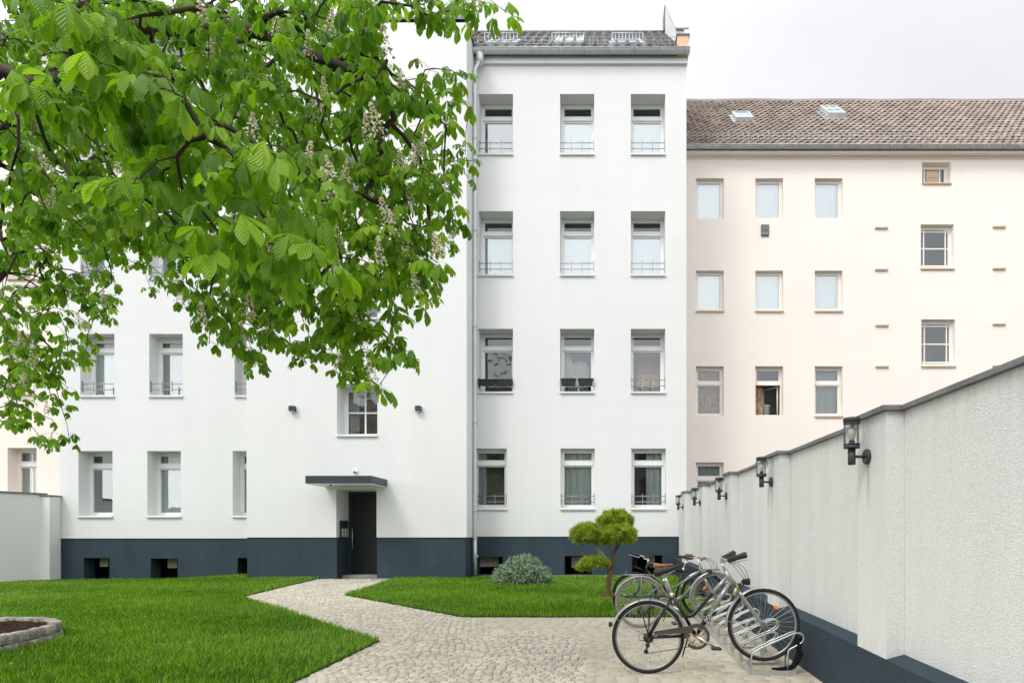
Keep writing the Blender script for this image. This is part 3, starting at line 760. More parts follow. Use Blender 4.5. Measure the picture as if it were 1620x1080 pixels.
def skylight(parent, E0, E1, xc, w_, t0, t1, seed=0, tilt=0, cross=False):
    m_ = MB(); p_ = MB()
    def P(x, t, off): y, z = slope_pt(E0, E1, t, off); return (x, y, z)
    def slab(m, xa, xb, ta, tb, o0, o1, mi=0, lift=0):
        a = [P(xa, ta, o0), P(xb, ta, o0), P(xb, tb, o0), P(xa, tb, o0)]; b = [P(xa, ta, o1+lift), P(xb, ta, o1+lift), P(xb, tb, o1), P(xa, tb, o1)]
        n = len(m.v); m.v += a+b
        for f in ((0, 3, 2, 1), (4, 5, 6, 7), (0, 1, 5, 4), (1, 2, 6, 5), (2, 3, 7, 6), (3, 0, 4, 7)): m.face([n+i for i in f], mi)
    xa, xb = xc-w_/2, xc+w_/2; dt = (t1-t0); e = .07
    et = e/math.hypot(E1[0]-E0[0], E1[1]-E0[1])
    slab(m_, xa-.1, xb+.1, t0-et*1.4, t1+et*1.4, .0, .075)
    for (a, b, c, d) in ((xa, xa+e, t0, t1), (xb-e, xb, t0, t1), (xa+e, xb-e, t0, t0+et), (xa+e, xb-e, t1-et, t1)): slab(m_, a, b, c, d, .076, .13+tilt)
    if cross:
        slab(m_, xc-.02, xc+.02, t0+et, t1-et, .078, .125+tilt); tm = (t0+t1)/2; slab(m_, xa+e, xb-e, tm-et*.3, tm+et*.3, .0785, .1255+tilt)
    o_ = m_.build('skylight', 'zinc', parent)
    slab(p_, xa+e, xb-e, t0+et, t1-et, .077, .11+tilt, 0); p_.build('pane', 'skyglass', o_); return o_
for xc, w_, t0, t1 in ((-2.75, .85, .07, .27), (-.92, .80, .10, .52), (.72, .85, .07, .30)):
    skylight(white, E0, E1, xc, w_, t0, t1)
# snow guard and skylight railings on the white building
sg = MB()
for zoff in (.13, .22, .31):
    y, z = slope_pt(E0, E1, .05, .06); sg.tube([(XR0+.1, y-.03, z+zoff-.1), (XR1-.1, y-.03, z+zoff-.1)], .008, 4)
for xa, xb in ((-3.2, -2.3), (-1.35, -.48), (.3, 1.15)):
    y, z = slope_pt(E0, E1, .045, .12); y -= .02
    sg.tube([(xa, y, z+.26), (xb, y, z+.26)], .012, 5)
    k = xa
    while k <= xb+.01: sg.tube([(k, y, z-.08), (k, y, z+.26)], .009, 4); k += (xb-xa)/9
x = XR0+.1
while x < XR1-.1:
    y, z = slope_pt(E0, E1, .05, .05); sg.tube([(x, y-.03, z-.03), (x, y-.03, z+.22)], .006, 4); x += .22
sg.build('snow_guard', 'zinc', white)
# fire wall at the right end of the roof
fw = MB(); xa, xb = 2.13, 2.36
def prism_x(m, xa, xb, yz, mi=0):
    n = len(m.v); k = len(yz)
    for x in (xa, xb):
        for y, z in yz: m.v.append((x, y, z))
    m.face([n+i for i in range(k)], mi); m.face([n+k+i for i in range(k)][::-1], mi)
    for i in range(k): j = (i+1) % k; m.face((n+i, n+k+i, n+k+j, n+j), mi)
prism_x(fw, xa, xb, [(YR-.02, 14.5), (25, 14.5), (25, 15.2), (21.5, 18.70), (20.9, 18.70), (17.95, 15.55), (17.95, 14.95), (YR-.02, 14.95)], 0)
fw.build('fire_wall', 'white', white)
fc = MB(); fc.box(xa-.03, xb+.05, YR-.10, YR+.42, 14.42, 14.97, mi=0); fc.box(xa-.06, xb+.08, YR-.13, YR+.45, 14.97, 15.01, mi=1)
prism_x(fc, xa-.03, xb+.12, [(17.9, 15.53), (20.88, 18.71), (21.5, 18.71), (21.5, 18.75), (20.86, 18.75), (17.87, 15.56)], 2)
fc.box(xa-.035, xa-.005, 21.0, 21.5, 18.0, 18.72, mi=1)
fc.build('fire_wall_cap', ['orangeplaster', 'coping', 'flashing'], white)
# boards in the basement windows
for (px0, px1, py0, py1) in ((758, 789, 882, 896), (904, 931, 882, 897), (158, 171, 884, 896), (265, 280, 884, 898), (1025, 1036, 880, 892)):
    bb = MB(); Yb = YR+.38; x0_, x1_ = (px0-CX)*Yb/F, (px1-CX)*Yb/F; z0_, z1_ = EYE+(HY-py1)*Yb/F, EYE+(HY-py0+2)*Yb/F
    bb.box(x0_, x1_, Yb, Yb+.03, z0_, z1_, bev=.004); bb.build('basement_board', 'board', white)

# window boxes hanging on the railings (things of their own)
def trough(x0, x1, z0, y, label, grp='black window boxes on the third row of windows'):
    m = MB(); n = len(m.v); d = .15; h = .17; i = .015
    for z, e in ((z0, .015), (z0+h, 0)):
        m.v += [(x0+e, y-d+e, z), (x1-e, y-d+e, z), (x1-e, y-e, z), (x0+e, y-e, z)]
    for q in range(4): m.face((n+q, n+(q+1) % 4, n+4+(q+1) % 4, n+4+q))
    m.face((n+3, n+2, n+1, n)); m.box(x0-.006, x1+.006, y-d-.006, y-d+.02, z0+h-.03, z0+h); m.box(x0-.006, x1+.006, y-.02, y, z0+h-.03, z0+h)
    m.box(x0+.01, x1-.01, y-d+.02, y-.02, z0+h-.05, z0+h-.035, mi=1)
    for x in (x0+.1, x1-.1): m.box(x-.012, x+.012, y-.002, y+.03, z0+.02, z0+h+.02)
    o = m.build('window_box', ['plastic', 'soil']); tag(o, label, 'window box', grp); return o
oa = winR[6][0]; ob = winR[7][0]
trough(oa[0]-.0, (oa[0]+oa[1])/2-.01, oa[2]+.15, YR+.04, 'black window box beside the downpipe, left of the pair on that railing')
trough((oa[0]+oa[1])/2+.0, oa[1]-.01, oa[2]+.15, YR+.04, 'black window box right of its twin on the railing nearest the downpipe')
trough(ob[0]+.03, (ob[0]+ob[1])/2-.03, ob[2]+.17, YR+.04, 'black window box on the middle railing, the left one with the gap beside it')
trough((ob[0]+ob[1])/2+.03, ob[1]-.03, ob[2]+.17, YR+.04, 'black window box on the middle railing, the right one of two')

# cube lights on the stairwell wall and a small camera
def cube_light(px, py, label):
    e = empty('wall_light', W(px, py, YM))
    m = MB(); m.box(-.07, .07, -.13, 0, -.07, .07, bev=.008); m.build('housing', 'anth', e)
    m = MB(); m.box(-.055, .055, -.118, -.012, -.082, -.0715); m.build('lens', 'sill', e)
    return tag(e, label, 'wall light', 'cube lights on the stairwell wall')
cube_light(464.5, 647, 'black cube shaped wall light left of the stairwell window')
cube_light(663, 647, 'black cube shaped wall light between the stairwell window and the downpipe')
e = empty('security_camera', W(563, 746, YM)); m = MB(); m.box(-.05, .05, -.03, 0, -.03, .06, bev=.006); m.build('mount', 'frame', e)
m = MB(); m.tube([(0, -.02, .01), (0, -.10, -.01)], .03, 10); m.tube([(0, -.10, -.01), (0, -.115, -.014)], .022, 10, mi=1); m.build('camera_head', ['frame', 'black'], e)
tag(e, 'small white security camera above the dark door canopy', 'camera')

# ---------------------------------------------------------------- cream building on the right
YC = 20.0
cr = empty('apartment_building', (0, 0, 0))
tag(cr, 'cream rendered apartment building with brown tiled roof behind the stucco wall', 'building')
cm = MB(); ops = []; cw = []
for ci, (c, d) in enumerate(((1101, 1145), (1195, 1239), (1289, 1333))):
    for ri, (a, b) in enumerate(((282, 346), (428, 491), (579, 657), (731, 808))):
        o = rect(c, d, a, b, YC, .18 if ri > 1 else .14); ops.append(o); cw.append((o, ri, ci))
stw = [rect(1459, 1504, 257, 289, YC, .2), rect(1456.5, 1509, 355, 424, YC, .16), rect(1457.5, 1511, 505, 578, YC, .16), rect(1457.5, 1511, 655, 728, YC, .16)]
for o in stw: ops.append(o)
extra = []
for c in (1620+70, 1620+170): 
    for (a, b) in ((282, 346), (428, 491), (579, 657), (731, 808)): o = rect(c, c+44, a, b, YC, .18); ops.append(o); extra.append(o)
wall(cm, 1.6, 19, -.3, 13.3, YC, ops)
cm.quad((19, YC, -.3), (19, 30, -.3), (19, 30, 13.3), (19, YC, 13.3), 0); cm.quad((1.6, 30, -.3), (1.6, YC, -.3), (1.6, YC, 13.3), (1.6, 30, 13.3), 0)
cm.quad((19, 30, -.3), (1.6, 30, -.3), (1.6, 30, 13.3), (19, 30, 13.3), 0)
n = len(cm.v); cm.box(1.7, 19, YC-.225, YC-.002, 13.17, 13.25); cm.box(1.7, 19, YC-.03, YC-.003, 13.10, 13.168)
cm.box((1521-CX)*.02, (1521-CX)*.02+.02, YC-.006, YC, -.2, 13.1)
cm.build('wall', ['cream', 'interior'], cr)
for o, ri, ci in cw:
    if ri < 2: window(cr, *o[:4], YC, o[4], fan=0, curtain='white', fm='creamframe', sill=(ri == 1), seed=ci+ri, top=.05)
    else: window(cr, *o[:4], YC, o[4], fan=.33, curtain={(2, 0): 'lace', (2, 1): 'none', (2, 2): 'grey'}.get((ri, ci), 'grey'), gm='glassdull', fm='creamframe', sill=(ci == 2), seed=ci, ajar=(ri, ci) == (2, 1))
for o in extra: window(cr, *o[:4], YC, o[4], fan=0, curtain='white', fm='creamframe')
for k, o in enumerate(stw):
    if k == 0:
        wo = window(cr, *o[:4], YC, o[4], fan=0, curtain='none', bars=((.20, .75), ()), gm='glassdull', fm='creamframe')
        m = MB(); m.box(o[0]+.27, o[0]+.66, YC+.27, YC+.30, o[2]+.04, o[3]-.03); m.box(o[0]+.34, o[0]+.6, YC+.265, YC+.27, o[2]+.3, o[2]+.31, mi=1); m.build('wooden_panel', ['basket', 'dark'], wo)
    else: window(cr, *o[:4], YC, o[4], fan=0, curtain='none', bars=((.18, .84), (.10, .5, .89)), gm='glasslow', fm='creamframe', seed=k)
lg = MB()
for px, py in ((1394, 361), (1580, 359.5), (1394, 427), (1580, 425.5), (1395, 515), (1580, 513), (1395, 580), (1580, 579), (1395, 665), (1580, 664)):
    p = W(px, py, YC); lg.box(p.x-.2, p.x+.2, YC-.06, YC, p.z-.025, p.z+.03, bev=.004)
lg.build('ledge', 'creamtrim', cr)
# brown trim line under each soffit
vt = empty('ventilation_grille', W(1210, 365, YC)); m = MB(); m.box(-.12, .12, -.05, 0, -.18, .18, bev=.01); m.build('grille_frame', 'vent', vt)
m = MB()
for k in range(5): m.box(-.10, .10, -.058, -.05, .03+k*.028, .045+k*.028)
for k in range(4): m.box(-.10+k*.055, -.07+k*.055, -.06, -.05, -.15, -.06)
m.build('louvre', 'concrete', vt); tag(vt, 'small dark ventilation grille under the middle top window of the cream building', 'vent')
# open casement and bin in the open window
o = [q for q in cw if q[1] == 2 and q[2] == 1][0][0]
m = MB(); zt = o[2]+(o[3]-o[2])*.62; xh = o[1]-.1; x2 = xh-.32; yA = YC+.30; yB = YC+.78
def bar(m, a, b, r=.025): m.tube([a, b], r, 4)
for a, b in (((xh, yA, o[2]+.05), (xh, yA, zt)), ((x2, yB, o[2]+.05), (x2, yB, zt)), ((xh, yA, zt), (x2, yB, zt)), ((xh, yA, o[2]+.05), (x2, yB, o[2]+.05))): bar(m, a, b)
wo = [c_ for c_ in cr.children if c_.name.startswith('window')]
m.build('casement', 'creamframe', cr)
m = MB(); wavy(m, o[0]+.04, o[0]+.34, o[2], zt+.05, YC+.36, amp=.03, per=.1); m.build('curtain', 'lace', cr)
m = MB(); m.lathe([(.13, o[2]+.02), (.15, o[2]+.42), (.17, o[2]+.43), (.17, o[2]+.46), (.1, o[2]+.47)], ((o[0]+o[1])/2+.07, YC+.75, 0), 'z', 16)
b_ = m.build('lidded_bin', 'sill'); tag(b_, 'pale round bin standing inside the open window of the cream building', 'bin')
# roof
C0 = (YC-.25, 13.32); C1 = (25.0, 18.30)
roofc = tile_roof(cr, 1.6, 19.2, C0, C1, .22, .36, 'tile', 21)
m = MB(); deck(m, 1.6, 19.2, C0, C1); deck(m, 1.6, 19.2, (30.2, 13.3), C1); m.build('roof_deck', 'coping', cr)
m = MB(); m.tube([(1.6+i*.44, 25, 18.33+.012*math.sin(i*.8)) for i in range(41)], .10, 8)
for i in range(8): x = 3.0+i*2.1; m.box(x-.02, x+.02, 24.4, 24.45, 17.75, 18.0)
m.build('ridge', 'tile', roofc)
skylight(cr, C0, C1, (1175-CX)*.0224, .62, .46, .60, tilt=.08); skylight(cr, C0, C1, (1320-CX)*.0227, .60, .53, .71, tilt=.12, cross=True)
m = MB(); gutter(m, 1.7, 19, YC-.32, 13.33, .095, .5); m.build('gutter', 'zincold', cr)
m = MB()
for off in (.10, .2, .3):
    y, z = slope_pt(C0, C1, .07, .04); m.tube([(1.7, y, z+off), (19, y, z+off)], .009, 4)
x = 1.8
while x < 19:
    y, z = slope_pt(C0, C1, .07, .04); m.tube([(x, y, z), (x, y, z+.31)], .007, 4); x += .16
m.build('snow_guard', 'zincold', cr)

# ---------------------------------------------------------------- cream building on the left
cl_ = empty('apartment_building', (0, 0, 0)); tag(cl_, 'pale cream building behind the low garden wall, mostly hidden by chestnut leaves', 'building')
m = MB(); YLc = 17.62; opl = []
for c in (12, -98, -208):
    for (a, b) in ((157, 251), (343, 440), (528, 622), (708, 800)): opl.append(rect(c, c+46, a, b, YLc, .30))
wall(m, -27, -14.98, -.4, 15, YLc, opl)
m.build('wall', ['cream', 'interior'], cl_)
for k, o in enumerate(opl): window(cl_, *o[:4], YLc, o[4], fan=.27, curtain='grey' if k == 3 else 'sheer', bars=((.5,), (.22,)), fm='creamframe', seed=k)
ER = (YLc-.2, 15.0); ER1 = (21.5, 18.4)
tile_roof(cl_, -27, -14.98, ER, ER1, .3, .42, 'tile', 31)
m = MB(); gutter(m, -27, -15.0, YLc-.25, 15.0, .12, .8); m.build('gutter', 'zincold', cl_)

# ---------------------------------------------------------------- garden wall on the left
gw = empty('garden_wall', (0, 0, 0)); tag(gw, 'pale plastered garden wall with end pier left of the white building', 'wall')
A = Vector((-15.12, 17.25)); B = Vector((-18.9, 9.0)); d = (B-A).normalized(); nn = Vector((d.y, -d.x))
if nn.x > 0: nn = -nn
def wall_prism(m, A, B, n, t, z0a, z1a, z0b, z1b, mi=0):
    P = [A, B, B+n*t, A+n*t]; k = len(m.v)
    zz0 = [z0a, z0b, z0b, z0a]; zz1 = [z1a, z1b, z1b, z1a]
    m.v += [(p.x, p.y, z) for p, z in zip(P, zz0)]+[(p.x, p.y, z) for p, z in zip(P, zz1)]
    for f in ((0, 3, 2, 1), (4, 5, 6, 7), (0, 1, 5, 4), (1, 2, 6, 5), (2, 3, 7, 6), (3, 0, 4, 7)): m.face([k+i for i in f], mi)
m = MB(); wall_prism(m, A, B, nn, .25, -.4, 2.33, -.4, 2.38); m.build('wall_body', 'gardenwall', gw)
m = MB(); wall_prism(m, A-nn*.04, B-nn*.04, nn, .33, 2.335, 2.37, 2.385, 2.42); m.box(-15.28, -14.91, 17.09, 17.49, 2.29, 2.32); m.build('coping', 'coping', gw)
m = MB(); m.box(-15.25, -14.94, 17.12, 17.46, -.4, 2.285, bev=.01); m.build('pier', 'gardenwall', gw)
B2 = Vector((-19.6, -8)); d2 = (B2-B).normalized(); n2 = Vector((d2.y, -d2.x)); n2 = n2 if n2.x < 0 else -n2
m = MB(); wall_prism(m, B, B2, n2, .25, -.4, 2.38, -.4, 2.38); m.build('wall_body', 'gardenwall', gw)

# ---------------------------------------------------------------- stucco wall on the right
sw = empty('courtyard_wall', (0, 0, 0)); tag(sw, 'rough pale stucco courtyard wall with piers and blue grey plinth behind the bicycles', 'wall')
zt = lambda y: 2.12+.0097*y
zo = lambda y: .335+.015*y
Y0, Y1 = -7.0, 17.46
def xprism(m, x0, x1, ya, yb, zl, zh, mi=0, zh2=None):
    """box along y with z given by functions; zh2: top height at the x1 side"""
    zh2 = zh2 or zh; k = len(m.v)
    m.v += [(x0, ya, zl(ya)), (x1, ya, zl(ya)), (x1, yb, zl(yb)), (x0, yb, zl(yb)), (x0, ya, zh(ya)), (x1, ya, zh2(ya)), (x1, yb, zh2(yb)), (x0, yb, zh(yb))]
    for f in ((0, 3, 2, 1), (4, 5, 6, 7), (0, 1, 5, 4), (1, 2, 6, 5), (2, 3, 7, 6), (3, 0, 4, 7)): m.face([k+i for i in f], mi)
low = lambda y: -.5
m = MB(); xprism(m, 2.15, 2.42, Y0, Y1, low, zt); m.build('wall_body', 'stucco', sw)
piers = [4.48+2.69*k for k in range(-4, 5)]
for a in piers:
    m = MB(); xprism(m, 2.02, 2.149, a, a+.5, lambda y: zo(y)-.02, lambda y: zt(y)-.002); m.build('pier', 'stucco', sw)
m = MB(); xprism(m, 2.016, 2.149, Y0, Y1, low, zo, 0, lambda y: zo(y)+.035); m.build('plinth', 'stuccodark', sw)
m = MB(); xprism(m, 2.115, 2.46, Y0, Y1, lambda y: zt(y)+.002, lambda y: zt(y)+.035)
for a in piers: xprism(m, 1.985, 2.112, a-.03, a+.53, lambda y: zt(y)+.001, lambda y: zt(y)+.036)
m.build('coping', 'coping', sw)

# lamps on the piers
def lamp():
    e = empty('wall_lamp', (0, 0, 0)); 
    m = MB(); m.lathe([(.052, 0), (.058, -.004), (.058, -.022), (.05, -.028)], (0, 0, 0), 'x', 24); m.build('wall_mount', 'lampmetal', e)
    m = MB(); m.tube([(-.02, 0, 0), (-.10, 0, 0)], .011, 10); m.build('arm', 'lampmetal', e)
    X = -.125
    m = MB(); m.lathe([(.024, -.062), (.028, -.060), (.028, .062)], (X, 0, 0), 'z', 20); m.lathe([(.02, .062), (.058, .062), (.060, .066), (.060, .080), (.056, .084)], (X, 0, 0), 'z', 24)
    m.lathe([(.060, .090), (.062, .092), (.060, .096), (.054, .094)], (X, 0, 0), 'z', 24); m.lathe([(.02, .084), (.022, .12), (.016, .125)], (X, 0, 0), 'z', 12)
    m.build('lamp_body', 'lampmetal', e)
    m = MB(); m.lathe([(.056, .258), (.062, .262), (.063, .285), (.058, .292), (.03, .297)], (X, 0, 0), 'z', 24); m.lathe([(.059, .245), (.062, .247), (.062, .252), (.058, .254)], (X, 0, 0), 'z', 24); m.build('cap', 'lampmetal', e)
    for k in range(3):
        a = R(60+120*k); m = MB(); m.tube([(X+.056*math.cos(a), .056*math.sin(a), .08), (X+.056*math.cos(a), .056*math.sin(a), .262)], .0045, 6); m.build('rod', 'lampmetal', e)
    m = MB()
    n_ = 24; b0 = len(m.v); m.smooth = True
    for z in (.085, .258):
        for j in range(n_): t = 2*math.pi*j/n_; m.v.append((X+.050*math.cos(t), .050*math.sin(t), z))
    for j in range(n_): m.face((b0+j, b0+(j+1) % n_, b0+n_+(j+1) % n_, b0+n_+j))
    m.build('lamp_glass', 'clear', e)
    m = MB(); m.lathe([(.012, .12), (.015, .13), (.028, .17), (.028, .195), (.015, .22), (.004, .224)], (X, 0, 0), 'z', 14); m.build('bulb', 'bulb', e)
    return e
l0 = lamp()
lab = ['dark grey cylinder wall lamp on the nearest pier, largest of the row', 'dark grey cylinder wall lamp on the second pier from the camera', 'dark grey cylinder wall lamp on the third pier, above the handlebars of the near bicycle',
       'dark grey cylinder wall lamp on the fourth pier from the camera', 'dark grey cylinder wall lamp on the farthest pier beside the white building']
for k in range(5):
    e = l0 if k == 0 else copy_tree(l0)
    y = 4.78+2.69*k; e.location = (2.02, y, EYE+(HY-[722, 762, 784, 794.5, 802][k])*y/F)
    tag(e, lab[k], 'wall lamp', 'lamps along the stucco courtyard wall')

# ---------------------------------------------------------------- building across the courtyard (behind the camera, seen in the window panes)
ob_ = empty('apartment_building', (0, 0, 0)); tag(ob_, 'grey rendered house across the courtyard, seen only as a reflection in window panes', 'building')
m = MB(); m.box(-24, 18, -24, -16, -.5, 9); m.build('wall', 'backbuilding', ob_)
m = MB(); prism_x(m, -24.4, 18.4, [(-15.6, 9), (-20, 12.2), (-24.4, 9)]); m.build('roof', 'tile', ob_)
m = MB()
for i in range(11):
    for j in range(3): x = -22+i*3.6; z = 1+j*2.9; m.box(x, x+1.1, -16.02, -15.98, z, z+1.6)
m.build('window', 'backglass', ob_)
# ---------------------------------------------------------------- bicycles
def wheel_(parent, c, tyre, rimm, seed=0, refl=True, rot=0):
    m = MB(); n = 40
    m.tube([(c[0]+.312*math.cos(2*math.pi*i/n), c[1], c[2]+.312*math.sin(2*math.pi*i/n)) for i in range(n)], .0105, 8, closed=True)
    m.tube([(c[0], c[1]-.045, c[2]), (c[0], c[1]+.045, c[2])], .016, 12)
    for s in (-1, 1): m.tube([(c[0], c[1]+s*.028, c[2]), (c[0], c[1]+s*.032, c[2])], .028, 16)
    m.tube([(c[0], c[1]-.062, c[2]), (c[0], c[1]+.062, c[2])], .006, 8)
    w_ = m.build('wheel', rimm, parent)
    m = MB(); m.tube([(c[0]+.333*math.cos(2*math.pi*i/n), c[1], c[2]+.333*math.sin(2*math.pi*i/n)) for i in range(n)], .0185, 10, closed=True); m.build('tyre', tyre, w_)
    m = MB()
    for i in range(32):
        a = 2*math.pi*i/32+rot; s = 1 if i % 2 else -1; b = a+(.55 if (i//2) % 2 else -.55)
        m.tube([(c[0]+.026*math.cos(b*1), c[1]+s*.03, c[2]+.026*math.sin(b)), (c[0]+.306*math.cos(a), c[1], c[2]+.306*math.sin(a))], .0014, 3, cap=False)
    m.build('spokes', 'steel', w_)
    if refl:
        a = R(refl); m = MB()
        p = Vector((c[0]+.205*math.cos(a), c[1]-.012, c[2]+.205*math.sin(a)))
        T = Matrix.Rotation(-a-R(90), 3, 'Y'); m.ell(p, (.034, .007, .018), 8, 12, T=T); m.build('reflector', 'orange', w_)
    return w_
def arc(c, r, a0, a1, y=0, n=18):
    return [(c[0]+r*math.cos(R(a0+(a1-a0)*i/n)), c[1]+y, c[2]+r*math.sin(R(a0+(a1-a0)*i/n))) for i in range(n+1)]
def fender(parent, c, a0, a1, mat_, r=.368, w_=.026):
    m = MB(); n = 22; base = len(m.v); m.smooth = True; pr = [(-1, -.012), (-.8, 0), (-.3, .006), (.3, .006), (.8, 0), (1, -.012)]
    for i in range(n+1):
        a = R(a0+(a1-a0)*i/n)
        for y, h in pr: m.v.append((c[0]+(r+h)*math.cos(a), c[1]+y*w_, c[2]+(r+h)*math.sin(a)))
    for i in range(n):
        for j in range(5): m.face((base+i*6+j, base+i*6+j+1, base+(i+1)*6+j+1, base+(i+1)*6+j))
    m.smooth = False
    return m
def bike(loc, flip, P, label, group='bicycles parked at the rack by the stucco wall'):
    e = empty('bicycle', loc); sx = -1 if flip else 1
    def V3(x, z, y=0): return (x, y, z)
    RA = V3(*P['ra']); FA = V3(*P['fa']); BB = V3(*P['bb']); SC = V3(*P['sc']); HT = V3(*P['ht']); HB = V3(*P['hb'])
    wheel_(e, RA, P['tyre'], P['rim'], refl=P.get('rrefl', 0), rot=.1); wheel_(e, FA, P['tyre'], P['rim'], refl=P.get('frefl', 0), rot=.3)
    m = MB(); hr = .019
    m.tube([BB, SC], .017, 10); m.tube([HT, HB], .021, 12); m.tube([(BB[0], -.036, BB[2]), (BB[0], .036, BB[2])], .024, 12)
    for s in (-1, 1):
        m.tube([(RA[0], s*.058, RA[2]), (RA[0]+.10, s*.05, RA[2]+.005), (BB[0]-.06, s*.025, BB[2])], [.010, .011, .012], 8)
        m.tube([(RA[0], s*.058, RA[2]), (RA[0]*.4+SC[0]*.6, s*.045, RA[2]*.4+SC[2]*.6-.01), (SC[0], s*.014, SC[2]-.04)], .009, 8)
    m.tube([(RA[0]*.35+SC[0]*.65, -.05, RA[2]*.35+SC[2]*.65), (RA[0]*.35+SC[0]*.65, .05, RA[2]*.35+SC[2]*.65)], .007, 6)
    tt = [V3(*q) for q in P['tt']]; dt = [V3(*q) for q in P['dt']]
    k1 = len(tt)//2
    def lerp(a, b, t): return tuple(a[i]+(b[i]-a[i])*t for i in range(3))
    split = P.get('split')
    if split:
        a = lerp(tt[0], tt[1], .45); m.tube([a]+tt[1:], .019, 10); b = lerp(dt[0], dt[-1], .55); m.tube([b, dt[-1]], .0235, 12)
    else: m.tube(tt, P.get('ttr', .017), 10); m.tube(dt, .019, 10)
    if P.get('mixte'):
        for s in (-1, 1): m.tube([(tt[-1][0], s*.015, tt[-1][2]), (RA[0], s*.058, RA[2])], .008, 8)
    fr_ = m.build('frame', P['frame'], e)
    if split:
        m = MB(); m.tube([tt[0], lerp(tt[0], tt[1], .452)], .0195, 10); m.tube([dt[0], lerp(dt[0], dt[-1], .552)], .024, 12); m.tube([HT, HB], .0225, 12)
        m.build('painted_tube', 'silver', fr_)
        tc_ = bpy.data.curves.new('lettering', 'FONT'); tc_.body = 'DOGO'; tc_.size = .045; tc_.extrude = .0004; tc_.align_x = 'CENTER'; tc_.align_y = 'CENTER'
        to = bpy.data.objects.new('tmp', tc_); COL.objects.link(to)
        bpy.context.view_layer.update(); me = bpy.data.meshes.new_from_object(to.evaluated_get(bpy.context.evaluated_depsgraph_get())); bpy.data.objects.remove(to)
        me.materials.clear(); me.materials.append(M['frame']); lo = bpy.data.objects.new('lettering', me); COL.objects.link(lo); lo.parent = fr_
        p = lerp(dt[0], dt[-1], .64); ang = math.atan2(dt[0][2]-dt[-1][2], dt[0][0]-dt[-1][0])
        lo.location = (p[0], -.0265, p[2]); lo.rotation_euler = (R(90), -ang, 0)
    # fork
    m = MB(); f0 = V3(*P['hb']); c1 = V3(*P['fk'])
    m.tube([(HB[0], 0, HB[2]+.02), (c1[0]-.035, 0, c1[2]+.05)], .017, 10)
    m.tube([(c1[0]-.03, -.055, c1[2]+.04), (c1[0]-.03, .055, c1[2]+.04)], .015, 8)
    for s in (-1, 1): m.tube([(c1[0]-.03, s*.052, c1[2]+.045), (c1[0], s*.052, c1[2]), (FA[0]-.05, s*.054, FA[2]+.05), (FA[0], s*.058, FA[2])], [.016, .016, .012, .009], 10)
    m.build('fork', P.get('fork', P['frame']), e)
    # seat post, saddle
    m = MB(); SD = V3(*P['sd']); m.tube([SC, SD], .0135, 10); m.tube([(SC[0]+.004, 0, SC[2]-.03), (SC[0]-.003, 0, SC[2]+.012)], .021, 12); m.build('seat_post', P.get('post', 'steel'), e)
    m = MB(); L_ = .27; tl = P.get('tilt', .16); base = len(m.v); m.smooth = True
    secs = [(-.115, .02, .045), (-.105, .062, .06), (-.06, .078, .062), (0, .062, .045), (.05, .036, .034), (.10, .022, .028), (.145, .017, .024), (.158, .008, .012)]
    for x, wd, th in secs:
        zt_ = .035+tl*x+(.012*((x+.02)/.14)**2)
        for j in range(10):
            a = 2*math.pi*j/10; yy = wd*math.cos(a); zz = math.sin(a)
            m.v.append((SD[0]+x+.02, yy, SD[2]+zt_+(zz*th*.45 if zz > 0 else zz*th*.8)))
    for i in range(len(secs)-1):
        for j in range(10): m.face((base+i*10+j, base+i*10+(j+1) % 10, base+(i+1)*10+(j+1) % 10, base+(i+1)*10+j))
    m.smooth = False; m.face([base+j for j in range(10)][::-1]); m.face([base+70+j for j in range(10)])
    sd_ = m.build('saddle', P['saddle'], e)
    m = MB()
    for s in (-1, 1): m.tube([(SD[0]-.07, s*.03, SD[2]+.0), (SD[0]-.02, s*.022, SD[2]-.012), (SD[0]+.04, s*.022, SD[2]-.006), (SD[0]+.11, s*.01, SD[2]+.03)], .0035, 5)
    m.tube([(SD[0], -.03, SD[2]-.006), (SD[0], .03, SD[2]-.006)], .012, 8); m.build('rails', 'steel', sd_)
    # stem and bar
    m = MB(); ST = V3(*P['st']); m.tube([HT, ST], .013, 10); BC = V3(*P['bc']); m.tube([ST, BC], .015, 10); m.tube([(BC[0], -.03, BC[2]), (BC[0], .03, BC[2])], .02, 12)
    ge = P['ge']; gs = P['gs']     # grip start and end for the near (-y) and far (+y) hand
    for s, (a, b) in ((-1, (gs[0], ge[0])), (1, (gs[1], ge[1]))):
        m.tube([BC, (BC[0]*.6+a[0]*.4, a[1]*.55, BC[2]*.6+a[2]*.4), a, b], .011, 8)
    bar_ = m.build('handlebar', 'steel', e)
    for a, b in ((gs[0], ge[0]), (gs[1], ge[1])):
        m = MB(); a = Vector(a); b = Vector(b); m.tube([a, a+(b-a)*.05, a+(b-a)*.5, b-(b-a)*.04, b], [P.get('gr', .017)*k for k in (.9, 1.1, .95, 1.1, .7)], 12); m.build('grip', P['grip'], bar_)
        m = MB(); dwn = Vector((.03, 0, -.05)); m.tube([a+Vector((0, 0, -.012)), a+dwn*.7, b+dwn*.8], [.008, .006, .004], 6); m.build('brake_lever', 'steel', bar_)
    m = MB(); b0 = Vector(gs[0])
    for k in range(3):
        o_ = Vector((.02*k, .03*k, 0)); a = b0+o_
        t = Vector((HB[0]+.03, -.03+.02*k, HB[2]-.02))
        m.tube([a, a+Vector((.06+.03*k, -.02, -.07)), (a+t)/2+Vector((.09+.02*k, -.02, -.03)), t+Vector((.02, 0, .05)), t], .0026, 5)
    m.build('cable', 'plastic', e)
